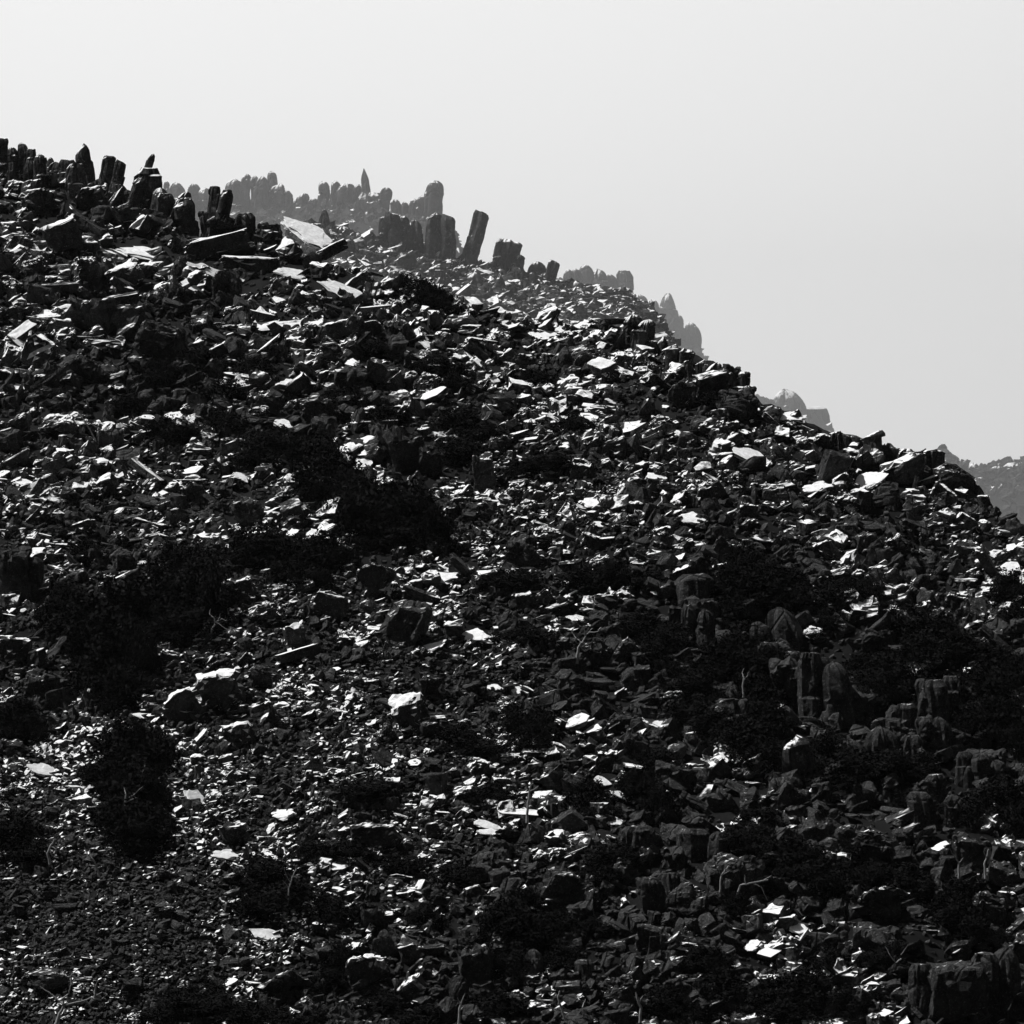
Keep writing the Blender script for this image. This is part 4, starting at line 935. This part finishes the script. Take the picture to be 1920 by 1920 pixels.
# ------------------------------------------------------------------ more individual rocks, the bigger ones of the field
hb = np.array(hero_boxes, float)
sh = np.array(SHRUBS, float)
def blocked(px, py, fx=.42, fs=.75):
    a = (np.abs(px[:, None] - hb[None, :, 0]) < hb[None, :, 2] * fx + 2) & (np.abs(py[:, None] - hb[None, :, 1]) < hb[None, :, 3] * fx + 2)
    d = ((px[:, None] - sh[None, :, 0]) / sh[None, :, 2]) ** 2 + ((py[:, None] - sh[None, :, 1]) / sh[None, :, 3]) ** 2
    return a.any(1) | (d < fs * fs).any(1)
nb = sum(1 for h in H if h[4] not in ('slab', 'log')); taken = [(h[0], h[1], max(h[2], h[3]) * .5) for h in H]
want_b, want_s = 300 - nb, 190
tries = 0
while (want_b > 0 or want_s > 0) and tries < 60000:
    tries += 1
    px = rnd.uniform(-10, 1930); py = rnd.uniform(330, 1915)
    u = float(ray(px, py)[0]); top = float(main_px(u))
    if py < top + 12: continue
    sz = float(blobmap(np.array([px]), np.array([py]), SIZE_BLOBS, 12)[0])
    w = sz * rnd.uniform(2.2, 3.8) if rnd.random() < .85 else sz * rnd.uniform(3.2, 4.2)
    w = max(30, min(84, w))
    if rnd.random() > (sz / 20) ** 2: continue
    if any((px - a) ** 2 + (py - b) ** 2 < (c + w * .42) ** 2 for a, b, c in taken): continue
    if blocked(np.array([px]), np.array([py]), .5, .95)[0]: continue
    sn = float(blobmap(np.array([px]), np.array([py]), SNOW_BLOBS, .62)[0])
    snow = max(.05, sn + rnd.uniform(-.45, .35))
    slab = want_s > 0 and rnd.random() < .45
    if not slab and want_b <= 0: continue
    if slab:
        kind = 'log' if rnd.random() < .2 else 'slab'
        h = w * rnd.uniform(.22, .42); tilt = rnd.gauss(0, 18); want_s -= 1; snow += .45
    else:
        kind = rnd.choices(('blocky', 'angular', 'rounded'), (5, 3, 3))[0]
        h = w * rnd.uniform(.6, .95); tilt = rnd.gauss(0, 16); want_b -= 1
    nm = {'slab': 'rock_slab', 'log': 'fallen_rock_column'}.get(kind, 'boulder')
    o = place_rock(px, py, w, h, kind, tilt, snow, rnd.randrange(20), nm)
    word = {'slab': 'flat slab', 'log': 'fallen column', 'blocky': 'blocky boulder', 'angular': 'angular boulder', 'rounded': 'rounded boulder'}[kind]
    word = ("snowy " if snow > 1.0 else "snow-dusted " if snow > .55 else "dark ") + word
    add_item(o, px, py, None, None, {'slab': 'rock slab', 'log': 'rock column'}.get(kind, 'boulder'),
             {'slab': 'rock slabs on the slope', 'log': 'fallen rock columns on the slope'}.get(kind, 'boulders on the slope'), word)
    taken.append((px, py, w * .45))

# ------------------------------------------------------------------ wording of everything not described by hand
marks = [i for i in items if i['lm']]
for i in items:
    if i['label']: i['o']['label'] = i['label']
groups = {}
RANK = ["nearest", "second nearest", "third nearest", "fourth nearest", "fifth nearest", "sixth nearest", "seventh nearest", "eighth nearest", "ninth nearest", "tenth nearest"]
for i in items:
    if i['label']: continue
    best = min((m for m in marks if m is not i), key=lambda m: (m['x'] - i['x']) ** 2 + (m['y'] - i['y']) ** 2)
    dx, dy = i['x'] - best['x'], i['y'] - best['y']
    a = math.degrees(math.atan2(-dy, dx)) % 360
    dr = ["right of", "above right of", "above", "above left of", "left of", "below left of", "below", "below right of"][int((a + 22.5) // 45) % 8]
    i['key'] = (i['noun'], dr, best['lm']); i['dist'] = dx * dx + dy * dy
    groups.setdefault(i['key'], []).append(i)
for key, lst in groups.items():
    lst.sort(key=lambda i: i['dist'])
    noun, dr, lm = key
    for n, i in enumerate(lst):
        i['o']['label'] = f"{noun} {dr} {lm}" + ("" if len(lst) == 1 else f", {RANK[min(n, 9)]}")

# ------------------------------------------------------------------ rubble between the individuals
def main_scree():
    N = 150000
    px = rng.uniform(-160, 2080, N); py = rng.uniform(300, 2080, N)
    top = main_px(ray(px, 900 + 0 * px)[0])
    keep = py > top - 4
    s0 = blobmap(px, py, SIZE_BLOBS, 11.5)
    size = np.clip(np.interp(s0, [9, 12, 16, 20], [1.28, 1.6, 2.1, 2.4]) * s0 * np.exp(rng.normal(-.05, .52, N)), np.maximum(4, .62 * s0), 44)
    keep &= rng.random(N) < np.clip((9.0 / size) ** 2, 0, 1) * 1.0
    keep &= ~blocked(px, py, .44, .6)
    px, py, size = px[keep], py[keep], size[keep]
    y = hit(px, py, limit=None)
    Dc = crest(ray(px, py)[0])[0]
    ok = ~np.isnan(y) & (y < Dc + 3)
    px, py, size, y = px[ok], py[ok], size[ok], y[ok]
    y = y + rng.uniform(-.4, .4, len(y))
    u, e = ray(px, py); x = u * y; z = height(x, y)
    s = size * ppm(y)
    pos = np.stack([x, y, z + s * rng.uniform(-.05, .45, len(y))], -1)
    sn = blobmap(px, py, SNOW_BLOBS, .62)
    # snow comes and goes in streaks
    st = vnoise(x / 4.5, y / 3.5, 9) - .5 + .7 * (vnoise(x / 1.6, y / 1.3, 12) - .5)
    snow = np.clip(sn * 1.0 - .23 + 1.2 * st + rng.normal(0, .24, len(y)), 0, 1.4)
    # small stones packing the gaps
    M = 62000
    qx = rng.uniform(-160, 2080, M); qy = rng.uniform(300, 2080, M)
    kq = (qy > main_px(ray(qx, 900 + 0 * qx)[0]) - 2) & (rng.random(M) < np.clip(1.5 - blobmap(qx, qy, SIZE_BLOBS, 11.5) / 16, .3, 1))
    qx, qy = qx[kq], qy[kq]; yq = hit(qx, qy)
    dq = crest(ray(qx, qy)[0])[0]; kq = ~np.isnan(yq) & (yq < dq + 3)
    qx, qy, yq = qx[kq], qy[kq], yq[kq]
    uq, _ = ray(qx, qy); xq = uq * yq + rng.uniform(-.1, .1, len(yq)); sq = rng.uniform(5, 12, len(yq)) * ppm(yq)
    pos = np.concatenate([pos, np.stack([xq, yq, height(xq, yq) + sq * .02], -1)])
    s = np.concatenate([s, sq]); snow = np.concatenate([snow, np.zeros(len(yq))])
    print("scree rocks", len(s))
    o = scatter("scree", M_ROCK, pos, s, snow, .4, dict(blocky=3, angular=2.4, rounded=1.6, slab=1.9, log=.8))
    tag(o, "dark angular rubble flecked with snow covering the whole slope between the boulders", "scree", kind="stuff")
main_scree()

def far_scree(name, curvef, D0, depth, down, n, smin, smax, label, x0, x1, snowy):
    px = rng.uniform(x0, x1, n)
    u = ray(px, 900 + 0 * px)[0]
    D = D0(u) if callable(D0) else np.full(n, D0)
    y = D - rng.random(n) ** 1.5 * depth
    x = u * y; z = height(x, y)
    s = rng.uniform(smin, smax, n) * ppm(y)
    pos = np.stack([x, y, z + s * .1], -1)
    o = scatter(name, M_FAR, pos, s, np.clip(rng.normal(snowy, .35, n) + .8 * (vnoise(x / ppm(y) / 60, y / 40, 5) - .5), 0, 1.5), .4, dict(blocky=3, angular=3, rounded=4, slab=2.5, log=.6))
    tag(o, label, "scree", kind="stuff")
far_scree("veiled_scree", b_px, B_D + 5, 300, 60, 5200, 12, 42, "grey mist-veiled rubble along the second crest behind the slope", 540, 1290, .30)
far_scree("faded_scree", c_px, c_dist, 900, 60, 2200, 10, 30, "faded rubble on the farthest crest deep in haze", 280, 2000, .0)

# ------------------------------------------------------------------ the air
def haze_box():
    x0, x1, y0, y1, z0, z1 = -6500, 6500, -60, 29000, -75, 2700
    V = [(x0, y0, z0), (x1, y0, z0), (x1, y1, z0), (x0, y1, z0), (x0, y0, z1), (x1, y0, z1), (x1, y1, z1), (x0, y1, z1)]
    F = [(0, 3, 2, 1), (4, 5, 6, 7), (0, 1, 5, 4), (1, 2, 6, 5), (2, 3, 7, 6), (3, 0, 4, 7)]
    m = bpy.data.materials.new("haze_air"); m.use_nodes = True
    n, l = m.node_tree.nodes, m.node_tree.links; n.clear()
    o = n.new("ShaderNodeOutputMaterial"); v = n.new("ShaderNodeVolumePrincipled")
    v.inputs['Color'].default_value = (.93, .93, .93, 1); v.inputs['Density'].default_value = 2.3e-5
    v.inputs['Anisotropy'].default_value = 0.35
    l.new(v.outputs[0], o.inputs['Volume'])
    ob = link("haze", new_mesh("haze", V, F, m))
    tag(ob, "thin pale mist filling the air, thickest behind the ridge", "haze", kind="stuff")
    ob.display_type = 'WIRE'
haze_box()
print("things", len(items), "boulders", sum(1 for i in items if i['o'].name.startswith('boulder')))
